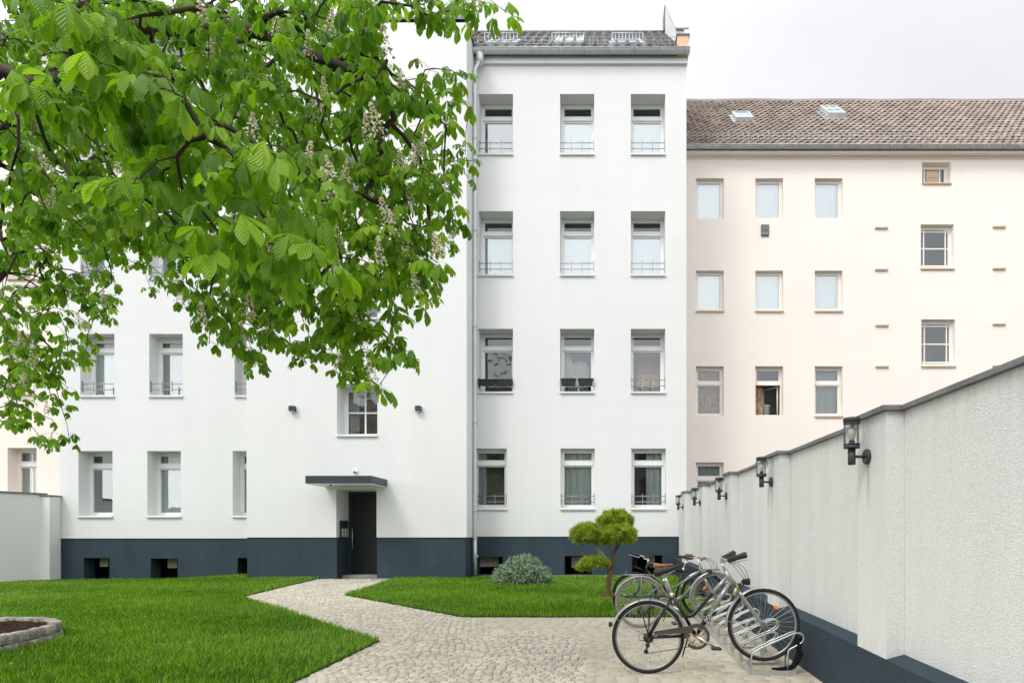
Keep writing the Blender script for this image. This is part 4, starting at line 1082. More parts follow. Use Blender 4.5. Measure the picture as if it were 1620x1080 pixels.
    if P.get('bell'):
        m = MB(); m.ell((BC[0]+.06, -.07, BC[2]+.045), (.022, .022, .018), 6, 10); m.tube([(BC[0]+.06, -.07, BC[2]+.04), (BC[0]+.05, -.07, BC[2])], .008, 6); m.build('bell', 'plastic', bar_)
    # drive train
    m = MB(); y = -.052
    for rr in (.088, .072): m.tube(arc((BB[0], y, BB[2]), rr, 0, 360, 0, 32)[:-1], .005, 6, closed=True)
    for k in range(5): a = R(72*k+20); m.tube([(BB[0], y, BB[2]), (BB[0]+.08*math.cos(a), y, BB[2]+.08*math.sin(a))], [.012, .006], 6)
    m.build('chainring', 'brass', e)
    m = MB(); pe = P.get('pedal', (.17, -.10)); pA = (BB[0]+pe[0], -.085, BB[2]+pe[1]); pB = (BB[0]-pe[0], .085, BB[2]-pe[1])
    m.tube([(BB[0], -.07, BB[2]), pA], [.014, .009], 8); m.tube([(BB[0], .07, BB[2]), pB], [.014, .009], 8); m.tube([(BB[0], -.075, BB[2]), (BB[0], .075, BB[2])], .01, 8); m.build('crank', 'steel', e)
    for s, p in ((-1, pA), (1, pB)):
        m = MB(); m.box(p[0]-.045, p[0]+.045, p[1]+s*.01, p[1]+s*.09, p[2]-.012, p[2]+.012, bev=.005); m.build('pedal', 'plastic', e)
    m = MB(); m.lathe([(.02, -.055), (.035, -.052), (.05, -.045), (.052, -.035), (.04, -.03)], (RA[0], 0, RA[2]), 'y', 20); m.build('cassette', 'darkchain', e)
    m = MB(); d = (RA[0]-.01, -.05, RA[2]-.07); d2 = (RA[0]-.025, -.05, RA[2]-.13)
    for q in (d, d2): m.tube([(q[0], -.056, q[2]), (q[0], -.044, q[2])], .022, 12)
    m.tube([(RA[0]+.01, -.062, RA[2]), d, d2], .009, 6); m.tube([(RA[0]-.01, -.066, RA[2]-.02), (RA[0]-.09, -.066, RA[2]-.02), (RA[0]-.10, -.05, RA[2]+.03), (RA[0]-.03, -.05, RA[2]+.035)], .003, 5); m.build('derailleur', 'plastic', e)
    m = MB(); m.tube([(RA[0], -.05, RA[2]+.045), (BB[0], -.052, BB[2]+.088)], .004, 5); m.tube([(d2[0], -.05, d2[2]-.02), (BB[0], -.052, BB[2]-.088)], .004, 5); m.build('chain', 'darkchain', e)
    if P.get('guard'):
        m = MB(); n = 28; b0 = len(m.v)
        for i in range(n+1):
            a = R(190-330*i/n)
            for rr, yy in ((.094, -.066), (.124, -.066), (.124, -.045)): m.v.append((BB[0]+rr*math.cos(a), yy, BB[2]+rr*math.sin(a)))
        for i in range(n):
            for j in range(2): m.face((b0+i*3+j, b0+i*3+j+1, b0+(i+1)*3+j+1, b0+(i+1)*3+j))
        A_ = Vector(P['cg'][0]+(0,)); B_ = Vector(P['cg'][1]+(0,))
        k = len(m.v); aa = P['cg']
        for yy in (-.067, -.060):
            for (x, z) in aa: m.v.append((x, yy, z))
        m.face((k, k+1, k+2, k+3)); m.face((k+7, k+6, k+5, k+4))
        for i in range(4): m.face((k+i, k+4+i, k+4+(i+1) % 4, k+(i+1) % 4))
        m.build('chainguard', 'smoke', e)
    # fenders, rack, lights
    if P.get('rf'):
        m = fender(e, RA, *P['rf'], 'silver')
        for s in (-1, 1): m.tube([(RA[0], s*.06, RA[2]), (RA[0]+.365*math.cos(R(P['rf'][1]-12)), s*.026, RA[2]+.365*math.sin(R(P['rf'][1]-12)))], .0025, 5)
        f_ = m.build('mudguard', 'silver', e)
        a = R(P['rf'][1]-2); m = MB(); m.box(RA[0]+.385*math.cos(a)-.02, RA[0]+.385*math.cos(a)+.01, -.03, .03, RA[2]+.37*math.sin(a)-.025, RA[2]+.37*math.sin(a)+.02, bev=.006); m.build('tail_light', 'redlens' if P.get('redtail') else 'plastic', f_)
    if P.get('ff'):
        m = fender(e, FA, *P['ff'], 'silver')
        for s in (-1, 1): m.tube([(FA[0], s*.06, FA[2]), (FA[0]+.365*math.cos(R(P['ff'][1]-8)), s*.026, FA[2]+.365*math.sin(R(P['ff'][1]-8)))], .0025, 5)
        m.build('mudguard', 'silver', e)
    if P.get('rack'):
        (xa, za), (xb, zb) = P['rack']; m = MB()
        for s in (-.055, -.018, .018, .055): m.tube([(xa, s, za), (xb, s*.6, zb)], .0045, 6)
        m.tube([(xa, -.055, za), (xa-.015, 0, za+.005), (xa, .055, za)], .005, 6)
        m.tube([(xa+.02, -.055, za), (xa+.02, -.055, za+.05)], .004, 6)
        for s in (-1, 1):
            for t in (.3, .62): m.tube([(xa+(xb-xa)*t, s*.05, za+(zb-za)*t), (RA[0], s*.062, RA[2]+.02)], .0045, 6)
            m.tube([(xb, s*.033, zb), (SC[0], s*.016, SC[2]-.05)], .0045, 6)
        m.build('luggage_rack', P.get('rackmat', 'black'), e)
    if P.get('light'):
        lx, lz = P['light']; m = MB(); m.lathe([(.012, -.045), (.026, -.03), (.034, .02), (.036, .03), (.03, .032)], (lx, 0, lz), 'x', 16); m.tube([(lx-.02, 0, lz-.02), (lx-.06, 0, lz-.08)], .006, 6)
        m.build('headlight', 'plastic', e)
        m = MB(); m.lathe([(.03, .0325), (.022, .038)], (lx, 0, lz), 'x', 16); m.build('lens', 'clear', [c for c in e.children if c.name.startswith('headlight')][0])
    if P.get('dynamo'):
        m = MB(); x, z = P['dynamo']; m.tube([(x-.02, -.05, z-.05), (x+.01, -.05, z+.03)], .024, 12); m.tube([(x+.01, -.05, z+.03), (x+.02, -.05, z+.05)], .012, 10); m.tube([(x, -.05, z), (x+.05, -.03, z)], .008, 6); m.build('dynamo', 'brass', e)
    m = MB(); m.tube([(BB[0]-.07, .03, BB[2]-.01), (BB[0]-.12, .08, BB[2]-.22)], [.009, .007], 6); m.build('kickstand', 'plastic', e)
    m = MB()
    for s in (-1, 1): m.tube([(P['fk'][0]-.01, s*.035, P['fk'][1]+.03), (P['fk'][0]-.0, s*.045, P['fk'][1]-.06)], .009, 6)
    m.build('brake', 'steel', e)
    if flip: e.rotation_euler = (0, 0, math.pi)
    return tag(e, label, 'bicycle', group)

P1 = dict(ra=(0, .351), fa=(1.115, .47), bb=(.46, .366), sc=(.228, .765), ht=(.741, .994), hb=(.835, .835), fk=(.90, .745), sd=(.150, .965),
          tt=[(.765, .935), (.44, .575), (.405, .555), (.355, .550)], dt=[(.79, .880), (.47, .385)], split=True, st=(.712, 1.065), bc=(.715, 1.10),
          gs=[(.745, -.14, 1.10), (.745, .14, 1.10)], ge=[(.885, -.27, 1.155), (.885, .27, 1.155)], gr=.027, grip='plastic', tyre='rubber', rim='silver', frame='black', fork='silver',
          saddle='plastic', tilt=.25, bell=True, guard=True, cg=[(.05, .385), (.40, .40), (.44, .478), (.06, .418)], rf=(18, 162), ff=(98, 182), rack=((-.223, .738), (.17, .748)), light=(.945, .885),
          dynamo=(.835, .80), frefl=56, rrefl=0, pedal=(.172, -.10))
y1 = 6.10; bike(((1025.5-CX)*y1/F, y1, gz(.45, y1)), False, P1, 'silver and black trekking bicycle nearest the camera, front wheel raised in the rack')
P2 = dict(ra=(0, .351), fa=(1.05, .42), bb=(.45, .30), sc=(.33, .66), ht=(.845, .815), hb=(.885, .70), fk=(.92, .63), sd=(.275, .83),
          tt=[(.852, .79), (.37, .50)], dt=[(.872, .735), (.47, .31)], mixte=True, st=(.80, .955), bc=(.815, .975), gs=[(.87, -.18, .975), (.76, .2, 1.0)], ge=[(.80, -.29, .955), (.66, .26, 1.005)],
          grip='tan', tyre='oldrubber', rim='silver', frame='bikegreen', fork='silver', saddle='tan', tilt=-.02, rf=(18, 165), ff=(80, 190), rack=((-.22, .735), (.16, .735)), rackmat='silver', frefl=140, rrefl=195, redtail=True, light=(.955, .78))
y2 = 8.77; bike(((1013-CX)*y2/F, y2, gz(.5, y2)), False, P2, 'grey green bicycle with brown saddle and faded tyres, middle one at the rack')
P3 = dict(ra=(0, .351), fa=(1.06, .351), bb=(.44, .28), sc=(.31, .75), ht=(.86, .82), hb=(.89, .70), fk=(.93, .62), sd=(.25, .90),
          tt=[(.865, .79), (.32, .71)], dt=[(.88, .73), (.45, .29)], st=(.85, .90), bc=(.92, .93), gs=[(.96, -.16, .95), (.90, .16, .94)], ge=[(1.12, -.27, 1.0), (.83, .27, .94)],
          grip='plastic', tyre='rubber', rim='black', frame='black', saddle='plastic', tilt=.0, rf=(20, 160), ff=None, rack=((-.24, .735), (.17, .735)), rackmat='black', frefl=0, rrefl=200)
y3 = 9.72; bike(((1113-CX)*y3/F, y3, gz(1, y3)), True, P3, 'black bicycle facing the other way, farthest of the three at the rack')

# ---------------------------------------------------------------- bicycle rack
rk = empty('bicycle_rack', (1.44, 6.12, gz(1.4, 6.12))); tag(rk, 'low galvanised bicycle rack of tube hoops on two rails along the courtyard wall', 'bike rack')
gr = gz(1.4, 6.12); slope = .015
def zz_(y): return slope*y
m = MB()
for x in (0, .385):
    k = len(m.v); m.v += [(x-.018+dx_, yy, zz_(yy)+dz_) for yy in (-.09, 3.5) for dx_, dz_ in ((0, .002), (.036, .002), (.036, .045), (0, .045))]
    for f in ((0, 1, 2, 3), (7, 6, 5, 4), (0, 4, 5, 1), (1, 5, 6, 2), (2, 6, 7, 3), (3, 7, 4, 0)): m.face([k+i for i in f])
m.build('base_rail', 'galv', rk)
for yy in (-.095, 3.46):
    m = MB(); m.box(-.018, .42, yy-.004, yy+.0, zz_(yy)+.002, zz_(yy)+.045); m.box(.0, .42, yy, yy+.05, zz_(yy)+.002, zz_(yy)+.010); m.build('cross_bar', 'galv', rk)
def smooth_path(pts, r=.04, n=5):
    pts = [Vector(p) for p in pts]; out = [pts[0]]
    for i in range(1, len(pts)-1):
        a, b, c = pts[i-1], pts[i], pts[i+1]; d1 = min(r, (a-b).length*.45); d2 = min(r, (c-b).length*.45)
        p = b+(a-b).normalized()*d1; q = b+(c-b).normalized()*d2
        for k in range(n+1): t = k/n; out.append(p*(1-t)**2+b*2*t*(1-t)+q*t*t)
    out.append(pts[-1]); return out
tall = [(0, .03), (0, .20), (.07, .245), (.42, .40), (.50, .39), (.50, .315), (.42, .27), (.35, .235), (.345, .03)]
low_ = [(0, .03), (0, .125), (.06, .165), (.22, .225), (.27, .215), (.262, .17), (.15, .12), (.13, .09), (.13, .045)]
lowb = [(.225, .045), (.225, .10), (.28, .15), (.42, .205), (.455, .19), (.445, .155), (.36, .12), (.345, .09), (.345, .03)]
k = 0; yy = -.065
hs = []
while yy < 3.45:
    prof = tall if k % 2 == 0 else None
    m = MB()
    for dy in (0, .085):
        if prof: m.tube(smooth_path([(x, yy+dy, z+zz_(yy)) for x, z in prof]), .0085, 8)
        else:
            m.tube(smooth_path([(x, yy+dy, z+zz_(yy)) for x, z in tall[:2]]+[(.06, yy+dy, .235+zz_(yy)), (.30, yy+dy, .335+zz_(yy)), (.37, yy+dy, .33+zz_(yy)), (.37, yy+dy, .265+zz_(yy)), (.27, yy+dy, .21+zz_(yy)), (.22, yy+dy, .17+zz_(yy)), (.22, yy+dy, .03+zz_(yy))]), .0085, 8)
    m.tube([(0, yy, .03+zz_(yy)), (0, yy+.085, .03+zz_(yy))], .008, 6)
    o_ = m.build('wheel_holder', 'galv', rk); yy += .42; k += 1
    if not prof:
        m2 = MB(); m2.box(-.01, .39, yy-.42-.005, yy-.42+.08, .045+zz_(yy-.42), .05+zz_(yy-.42)); m2.build('cross_bar', 'galv', rk)
# black strap hanging from the rack end
m = MB(); X0, Yk, Z0 = 1.44, 6.10, gr
pts = [(.44, .33), (.455, .27), (.47, .20), (.44, .12), (.41, .07), (.35, .055), (.27, .05), (.20, .052)]
wds = [.02, .045, .06, .055, .045, .035, .028, .012]
b0 = len(m.v)
for i, ((x, z), wd) in enumerate(zip(pts, wds)):
    p = Vector((x, z)); q = Vector(pts[min(i+1, len(pts)-1)])-Vector(pts[max(i-1, 0)]); q.normalize(); nn_ = Vector((-q.y, q.x))
    for sy, sn in ((-1, -.4), (1, -.4), (1, .4), (-1, .4)):
        m.v.append((X0+p.x+nn_.x*sn*wd, Yk-.02+sy*(.02+wd*.25)-.01*math.sin(i*1.3), Z0+p.y+nn_.y*sn*wd))
for i in range(len(pts)-1):
    for j in range(4): m.face((b0+i*4+j, b0+i*4+(j+1) % 4, b0+(i+1)*4+(j+1) % 4, b0+(i+1)*4+j))
m.face((b0+3, b0+2, b0+1, b0)); m.face([b0+len(pts)*4-4+i for i in range(4)])
m.tube([(X0+.44, Yk-.05, Z0+.32), (X0+.47, Yk-.04, Z0+.36), (X0+.49, Yk-.02, Z0+.31), (X0+.46, Yk-.05, Z0+.26)], .014, 8)
st_ = m.build('strap', 'textile'); tag(st_, 'black webbing strap hanging from the near end of the bicycle rack', 'strap')

# ---------------------------------------------------------------- flower bed with granite border
fb = empty('flower_bed', (-7.97, 7.25, gz(-8.1, 7.25))); tag(fb, 'raised bed of dark soil ringed with rough granite blocks in the left lawn', 'flower bed')
def bedpt(t, s=1.0):
    c, q = math.cos(t), math.sin(t); e_ = 2/2.5
    return (1.27*s*abs(c)**e_*(1 if c > 0 else -1), 1.28*s*abs(q)**e_*(1 if q > 0 else -1))
rg = random.Random(9); V = []; Fc = []; A = []
T = [i/2000*2*math.pi for i in range(2001)]; Ps = [bedpt(t) for t in T]; cum = [0]
for i in range(2000): cum.append(cum[-1]+math.dist(Ps[i], Ps[i+1]))
def at_len(s):
    s %= cum[-1]; lo, hi = 0, 2000
    while hi-lo > 1:
        mid = (lo+hi)//2
        if cum[mid] <= s: lo = mid
        else: hi = mid
    return Ps[lo], Ps[hi]
for course in range(2):
    s = rg.random()*.1; end = s+cum[-1]
    while s < end-.05:
        l = rg.uniform(.10, .17); l = min(l, end-s); (a, b) = at_len(s+l/2); d = Vector((b[0]-a[0], b[1]-a[1])).normalized(); nn_ = Vector((d.y, -d.x))
        c = Vector(a)+nn_*(-.06+(-.012 if course else 0)+rg.uniform(-.008, .008)); h = .115+rg.uniform(-.008, .008); z0 = -.04+course*.115; gz0 = gz(-8.1+c.x, 7.25+c.y)-gz(-8.1, 7.25)
        hd_ = rg.uniform(.058, .07); n = len(V)
        for (ins, zz) in ((.008, z0), (0, z0+.012), (0, z0+h-.012), (.010, z0+h)):
            for sx_, sy_ in ((-1, -1), (1, -1), (1, 1), (-1, 1)):
                p = c+d*(sx_*(l/2-.008-ins)+rg.uniform(-.008, .006))+nn_*(sy_*(hd_-ins)+rg.uniform(-.006, .006))
                V.append((p.x, p.y, gz0+zz+rg.uniform(-.004, .004)))
        for k in range(3):
            for q in range(4): Fc.append((n+k*4+q, n+k*4+(q+1) % 4, n+k*4+4+(q+1) % 4, n+k*4+4+q))
        Fc.append((n+12, n+13, n+14, n+15)); Fc.append((n+3, n+2, n+1, n)); A += [rg.random()]*16; s += l
np_mesh('stone_border', np.array(V), np.array(Fc).ravel(), np.full(len(Fc), 4), 'granite', fb, {'rnd': np.array(A)}, smooth=False)
m = MB(); m.smooth = True; nr, na = 26, 64; m.v.append((0, 0, .215))
for i in range(1, nr+1):
    for j in range(na):
        x, y = bedpt(2*math.pi*j/na, i/nr*.93); m.v.append((x, y, .165+.05*(1-(i/nr)**2)+rg.uniform(-.018, .018)))
for j in range(na): m.face((0, 1+j, 1+(j+1) % na))
for i in range(nr-1):
    for j in range(na): m.face((1+i*na+j, 1+(i+1)*na+j, 1+(i+1)*na+(j+1) % na, 1+i*na+(j+1) % na))
m.build('soil', 'soil', fb)

# ---------------------------------------------------------------- cloud pruned pine
YP = 12.05; s_ = YP/F
pn = empty('cloud_pine', (*W(961, 947, YP)[:2], gz(0, YP)))
tag(pn, 'small cloud pruned pine with rounded needle pads on the right lawn', 'tree')
def PL(px, py, dy=0): p = W(px, py, YP); return (p.x-pn.location.x, dy, p.z-pn.location.z)
m = MB()
m.tube([PL(960.5, 950), PL(961.5, 938, .01), PL(963, 922, -.01), PL(965, 905), PL(966, 896)], [.062, .05, .046, .045, .04], 12)
m.tube([PL(965, 903), PL(968, 890, -.02), PL(970, 875, -.03), PL(976, 866, -.02), PL(981, 856), PL(979, 846, .03), PL(975, 835, .05)], [.04, .034, .034, .032, .03, .026, .018], 10)
m.build('trunk', 'pinebark', pn)
m = MB()
m.tube([PL(965, 903), PL(961, 890, -.02), PL(954, 876, -.03), PL(946, 866, -.02), PL(935, 857), PL(928, 850)], [.035, .028, .026, .026, .022, .012], 8)
m.tube([PL(963, 900, -.03), PL(958, 888, -.06), PL(950, 878, -.05), PL(943, 868, -.04)], [.02, .014, .012, .010], 8)
m.tube([PL(962, 901), PL(955, 899, -.04), PL(946, 897, -.06), PL(938, 897, -.05)], [.018, .012, .010, .008], 8)
m.tube([PL(981, 856), PL(972, 850, -.08), PL(962, 846, -.1)], [.02, .014, .008], 6); m.build('branch', 'deadwood', pn)
# tuft template: blades fanning up
def tuft(nb, L0, wd, spread, seed):
    rg = random.Random(seed); V = []; Fc = []
    for i in range(nb):
        a = rg.uniform(0, 2*math.pi); sp = spread*math.sqrt(rg.random()); d = Vector((math.sin(sp)*math.cos(a), math.sin(sp)*math.sin(a), math.cos(sp)))
        sd = d.cross(Vector((rg.random(), rg.random(), rg.random()))).normalized()*wd; l = L0*rg.uniform(.7, 1.1); n = len(V)
        V += [tuple(-sd), tuple(sd), tuple(d*l*.6+sd*.8), tuple(d*l)]; Fc.append((n, n+1, n+2, n+3))
    return np.array(V), Fc
def frames(dirs, seed, scl):
    r_ = np.random.RandomState(seed); k = len(dirs); z = dirs/np.linalg.norm(dirs, axis=1, keepdims=True)
    a = r_.randn(k, 3); x = np.cross(a, z); x /= np.linalg.norm(x, axis=1, keepdims=True); y = np.cross(z, x)
    return np.stack([x, y, z], axis=2)*scl[:, None, None]
def pad(c, r, n, seed, low=-.35, tpl=None, sc_=(.7, 1.35), jit=.75, lump=.19):
    r_ = np.random.RandomState(seed); d = r_.randn(n*2, 3); d /= np.linalg.norm(d, axis=1, keepdims=True); d = d[d[:, 2] > low][:n]; k = len(d)
    lum = 1+lump*np.sin(d[:, 0]*7+seed)*np.cos(d[:, 1]*6+d[:, 2]*5)
    rad = (.72+.28*r_.rand(k)**.5)*lum*(1+.10*(r_.rand(k)>.93))
    pos = np.array(c)[None]+d*np.array(r)[None]*rad[:, None]
    nd = d/np.array(r)[None]; nd /= np.linalg.norm(nd, axis=1, keepdims=True); nd = nd+jit*r_.randn(k, 3)*.6+np.array([0, 0, .35])
    sc = r_.uniform(*sc_, k)
    rn = np.clip(.15+.75*r_.rand(k), 0, 1)
    return scatter(tpl[0], tpl[1], frames(nd, seed, sc), pos, rn)
tp = tuft(13, .075, .0034, 1.05, 1)
parts = []
for (px, py, rx, rz, dy, n, sd) in ((929, 845, 24, 15.5, 0, 1500, 1), (974, 824, 25, 16, .12, 1400, 2), (980, 846, 25, 15, -.14, 1400, 3), (957, 850, 14, 11, -.1, 550, 4)):
    parts.append(pad(PL(px, py, dy), (rx*s_, rx*s_*.9, rz*s_), n, sd, -.75, tp))
parts.append(pad(PL(941, 889, -.06), (21*s_, 19*s_, 8*s_), 380, 5, -.8, tp)); parts.append(pad(PL(925, 896, -.06), (12*s_, 12*s_, 5*s_), 120, 6, -.8, tp))
V, FF, S, A, B = merge(parts); np_mesh('crown', V, FF, S, 'needle', pn, {'rnd': A}, smooth=False)

# ---------------------------------------------------------------- dwarf blue spruce
sp_ = empty('dwarf_spruce', (*W(827, 925, 14.9)[:2], gz(-2, 14.9))); tag(sp_, 'low rounded blue green dwarf spruce bush on the right lawn before the plinth', 'shrub')
def sprig(seed):
    rg = random.Random(seed); V = []; Fc = []; L0 = .075
    for i in range(24):
        t = rg.random(); a = rg.uniform(0, 2*math.pi); l = .030*(1-.35*t)
        p = Vector((0, 0, L0*t)); d = Vector((math.cos(a)*.75, math.sin(a)*.75, .7)); sd = d.cross(Vector((0, 0, 1))).normalized()*.0036
        n = len(V); V += [tuple(p-sd), tuple(p+sd), tuple(p+d*l+sd*.4), tuple(p+d*l-sd*.4)]; Fc.append((n, n+1, n+2, n+3))
    return np.array(V), Fc
spg = sprig(3); sw_ = 14.9/F
parts = [pad((0, 0, .22), (.52, .48, .36), 1500, 8, -.7, spg, (.8, 1.3), .35, .14), pad((.08, 0, .36), (.30, .30, .27), 700, 9, -.3, spg, (.9, 1.5), .7, .15), pad((-.28, -.05, .18), (.36, .34, .24), 600, 10, -.6, spg, (.9, 1.4), .7, .15), pad((.3, -.1, .16), (.34, .34, .26), 600, 12, -.6, spg, (.9, 1.4), .7, .15)]
V, FF, S, A, B = merge(parts); np_mesh('foliage', V, FF, S, 'spruce', sp_, {'rnd': A}, smooth=False)
m = MB(); rg = random.Random(4)
for i in range(26):
    a = rg.uniform(0, 6.28); l = rg.uniform(.25, .5); m.tube([(0, 0, -.02), (math.cos(a)*l*.5, math.sin(a)*l*.5, rg.uniform(.1, .3)), (math.cos(a)*l, math.sin(a)*l, rg.uniform(.12, .5))], [.014, .009, .004], 5)
m.build('stem', 'pinebark', sp_)
# ---------------------------------------------------------------- grass blades
def grass(polys, seed):
    r_ = np.random.RandomState(seed); PX = []; PY = []
    for poly in polys:
        x0 = max(-19, min(p[0] for p in poly)); x1 = max(p[0] for p in poly)
        for (ya, yb, dens) in ((3.6, 7, 2900), (7, 10, 2500), (10, 13, 2000), (13, 17.5, 1700)):
            n = int((x1-x0)*(yb-ya)*dens); X = r_.uniform(x0, x1, n); Y = r_.uniform(ya, yb, n)
            # leave out what lies well outside the view
            k = inpoly_np(X, Y, poly) & (X > -Y*1.02-.8); X = X[k]; Y = Y[k]; PX.append(X); PY.append(Y)
    X = np.concatenate(PX); Y = np.concatenate(PY)
    dx_ = np.abs((X+7.97)/1.31); dy_ = np.abs((Y-7.25)/1.32); k = (dx_**2.5+dy_**2.5) > 1; X = X[k]; Y = Y[k]
    k = ~((X > 1.98)); X = X[k]; Y = Y[k]; n = len(X)
    Z = gz_np(X, Y)+.010
    low = np.sin(X*1.9+1)*np.cos(Y*1.4)+np.sin(X*.7+Y*2.3)
    h = r_.uniform(.035, .088, n)*(1+.13*low); az = r_.uniform(0, 2*np.pi, n); lean = r_.uniform(.1, .75, n)
    fl = .9*np.sin(X*.9+Y*.5)+.6*np.sin(Y*1.7-X*.4); az = np.where(r_.rand(n) < .55, fl+r_.randn(n)*.5, az)
    wd = (.0025+.00016*Y)*r_.uniform(.7, 1.2, n)
    ta = r_.uniform(0, 2*np.pi, n); sx = np.cos(ta)*wd; sy = np.sin(ta)*wd
    lx = np.cos(az)*lean*h; ly = np.sin(az)*lean*h
    B = np.stack([X, Y, Z], 1); S_ = np.stack([sx, sy, sx*0], 1)
    M1 = B+np.stack([lx*.35, ly*.35, h*.6], 1); TP = B+np.stack([lx, ly, h*(1-.25*lean)], 1)
    V = np.stack([B-S_, B+S_, M1+S_*.8, M1-S_*.8, TP], 1).reshape(-1, 3)
    b = (np.arange(n)*5)[:, None]
    F1 = b+np.array([[0, 1, 2, 3]]); F2 = b+np.array([[3, 2, 4]])
    FF = np.concatenate([F1, F2], 1).reshape(-1); S = np.tile([4, 3], n)
    rn = np.clip(.36+.26*r_.randn(n)+.07*low+.08*np.sin(X*5.1+Y*3.7)*np.cos(Y*6.3-X*2.2), 0, 1)
    o = np_mesh('grass', V, FF, S, 'grass', None, {'rnd': np.repeat(rn, 5)}, smooth=False)
    tag(o, 'lush short green grass covering both lawns', 'grass', kind='stuff'); return n
ng = grass([lawnL, lawnR], 5)

# ---------------------------------------------------------------- horse chestnut
T0 = Vector((-8.1, 7.25, 0)); tr = empty('chestnut_tree', (T0.x, T0.y, gz(T0.x, T0.y)+.1)); off0 = tr.location.copy()
tag(tr, 'large flowering horse chestnut in full leaf reaching over the left half of the courtyard', 'tree')
rg = random.Random(42); rs = np.random.RandomState(42)
def leaflet(L, Wd, droop, rows):
    ts = {8: [0, .14, .32, .52, .70, .84, .93, 1], 5: [0, .3, .65, .88, 1]}[rows]
    def wf(t): return Wd*np.interp(t, [0, .15, .35, .55, .70, .80, .90, .96, 1], [.06, .20, .52, .84, .98, .94, .60, .25, .02])
    V = []; U = []
    for t in ts:
        a = droop*t; x = L*(math.sin(a)/a if a else 1)*t if droop else L*t; z = -L*t*(1-math.cos(a))/max(a, 1e-3) if droop else 0
        ww = wf(t); nz_ = .32*ww
        for s in (-1, 0, 1): V.append((x, s*ww*.9, z+(nz_*(abs(s)) if True else 0)-.0)); U.append(t*.62-abs(s)*ww/Wd*.22)
    Fc = []
    for i in range(len(ts)-1):
        for j in (0, 1): a = i*3+j; Fc.append((a, a+1, a+4, a+3))
    return np.array(V), Fc, np.array(U)
def compound(seed, rows):
    r2 = random.Random(seed); V = []; Fc = []; U = []; nl = r2.choice([5, 7, 7, 6]); pl_ = r2.uniform(.09, .16)
    # petiole
    n = 0; pt = [(0, 0, 0), (pl_*.5, 0, .012), (pl_, 0, 0)]
    for p in pt:
        for q in range(3): a = q*2.094; V.append((p[0], p[1]+.0022*math.cos(a), p[2]+.0022*math.sin(a))); U.append(0)
    for i in range(2):
        for q in range(3): Fc.append((i*3+q, i*3+(q+1) % 3, i*3+3+(q+1) % 3, i*3+3+q))
    tilt0 = r2.uniform(.25, .9)
    for i in range(nl):
        f = (i-(nl-1)/2)/((nl-1)/2); az = f*R(125)+r2.uniform(-.12, .12)
        L_ = (.185-.085*abs(f)**1.3)*r2.uniform(.85, 1.1); Wd = L_*r2.uniform(.20, .25)
        v, f_, u = leaflet(L_, Wd, r2.uniform(.35, 1.15), rows)
        T = Matrix.Translation((pl_, 0, 0)) @ Matrix.Rotation(az, 4, 'Z') @ Matrix.Rotation(tilt0+r2.uniform(-.25, .3), 4, 'Y') @ Matrix.Rotation(r2.uniform(-.35, .35), 4, 'X')
        Tn = np.array(T); v = v @ Tn[:3, :3].T+Tn[:3, 3]; n = len(V)
        V += [tuple(p) for p in v]; U += list(u); Fc += [tuple(n+k for k in ff) for ff in f_]
    return np.array(V), Fc, np.array(U)
VAR = [compound(100+i, 8) for i in range(8)]; VLO = [compound(200+i, 5) for i in range(5)]
# how thickly the crown is filled, surveyed in 40-unit squares of the view, from upper left
DENS = ['99999999999999946773', '99999999999999910200', '99999999999999920000', '99999999999999963440', '99999999999999987650', '99999999999999987410', '99999999999999986560', '99999999999999997630', '99999999999999998500', '99999999999999998720', '88888759999999998600', '88887426899999987400', '88877204778999765100', '88741113876478840000', '88850002236447752000', '88610000001024420000', '77600000000000000000', '25400000000000000000']
tips = []   # (pos, kind) kind 0 near detailed
def depth_at(px, py):
    if px < 260 and py > 380: return rg.uniform(6.3, 8.6)
    if px > 560 and py < 60: return rg.uniform(4.2, 4.8)
    if px > 560: return 4.3+rg.random()*1.7
    if py > 470: return 4.3+rg.random()*1.8
    band = abs(py-(.75*px+20))
    if band < 120 and 20 < px < 520 and py < 460 and rg.random() < .17: return rg.uniform(2.5, 3.4)
    return 3.9+3.6*rg.random()**.8
for r_i, row in enumerate(DENS):
    for c_i, ch in enumerate(row):
        dn = int(ch)
        if not dn: continue
        base = (dn/9)**1.6*5.6
        k = int(base)+(1 if rg.random() < base-int(base) else 0)
        for _ in range(k):
            px = (c_i+rg.random())*40; py = (r_i+rg.random())*40-14; Y = depth_at(px, py)
            tips.append((W(px, py, Y), True))
nin = len(tips)
# crown beyond the picture: over the view, to the left and behind
C_ = Vector((-7.2, 6.4, 6.2)); RR = (6.4, 5.6, 5.2); k = 0; tries = 0
while k < 430 and tries < 60000:
    tries += 1; d = Vector((rg.gauss(0, 1), rg.gauss(0, 1), rg.gauss(0, 1))).normalized(); q = rg.random()**.28
    p = C_+Vector((d.x*RR[0]*q, d.y*RR[1]*q, d.z*RR[2]*q))
    if p.z < 2.6+.1*(p-T0).length: continue
    if p.y > .1:
        px = CX+p.x/p.y*F; py = HY-(p.z-EYE)/p.y*F
        if -60 < px < 1680 and py > -70: continue
    if p.z-EYE < 1.2 and (p-Vector((0, 0, EYE))).length < 2.5: continue
    tips.append((p, False)); k += 1
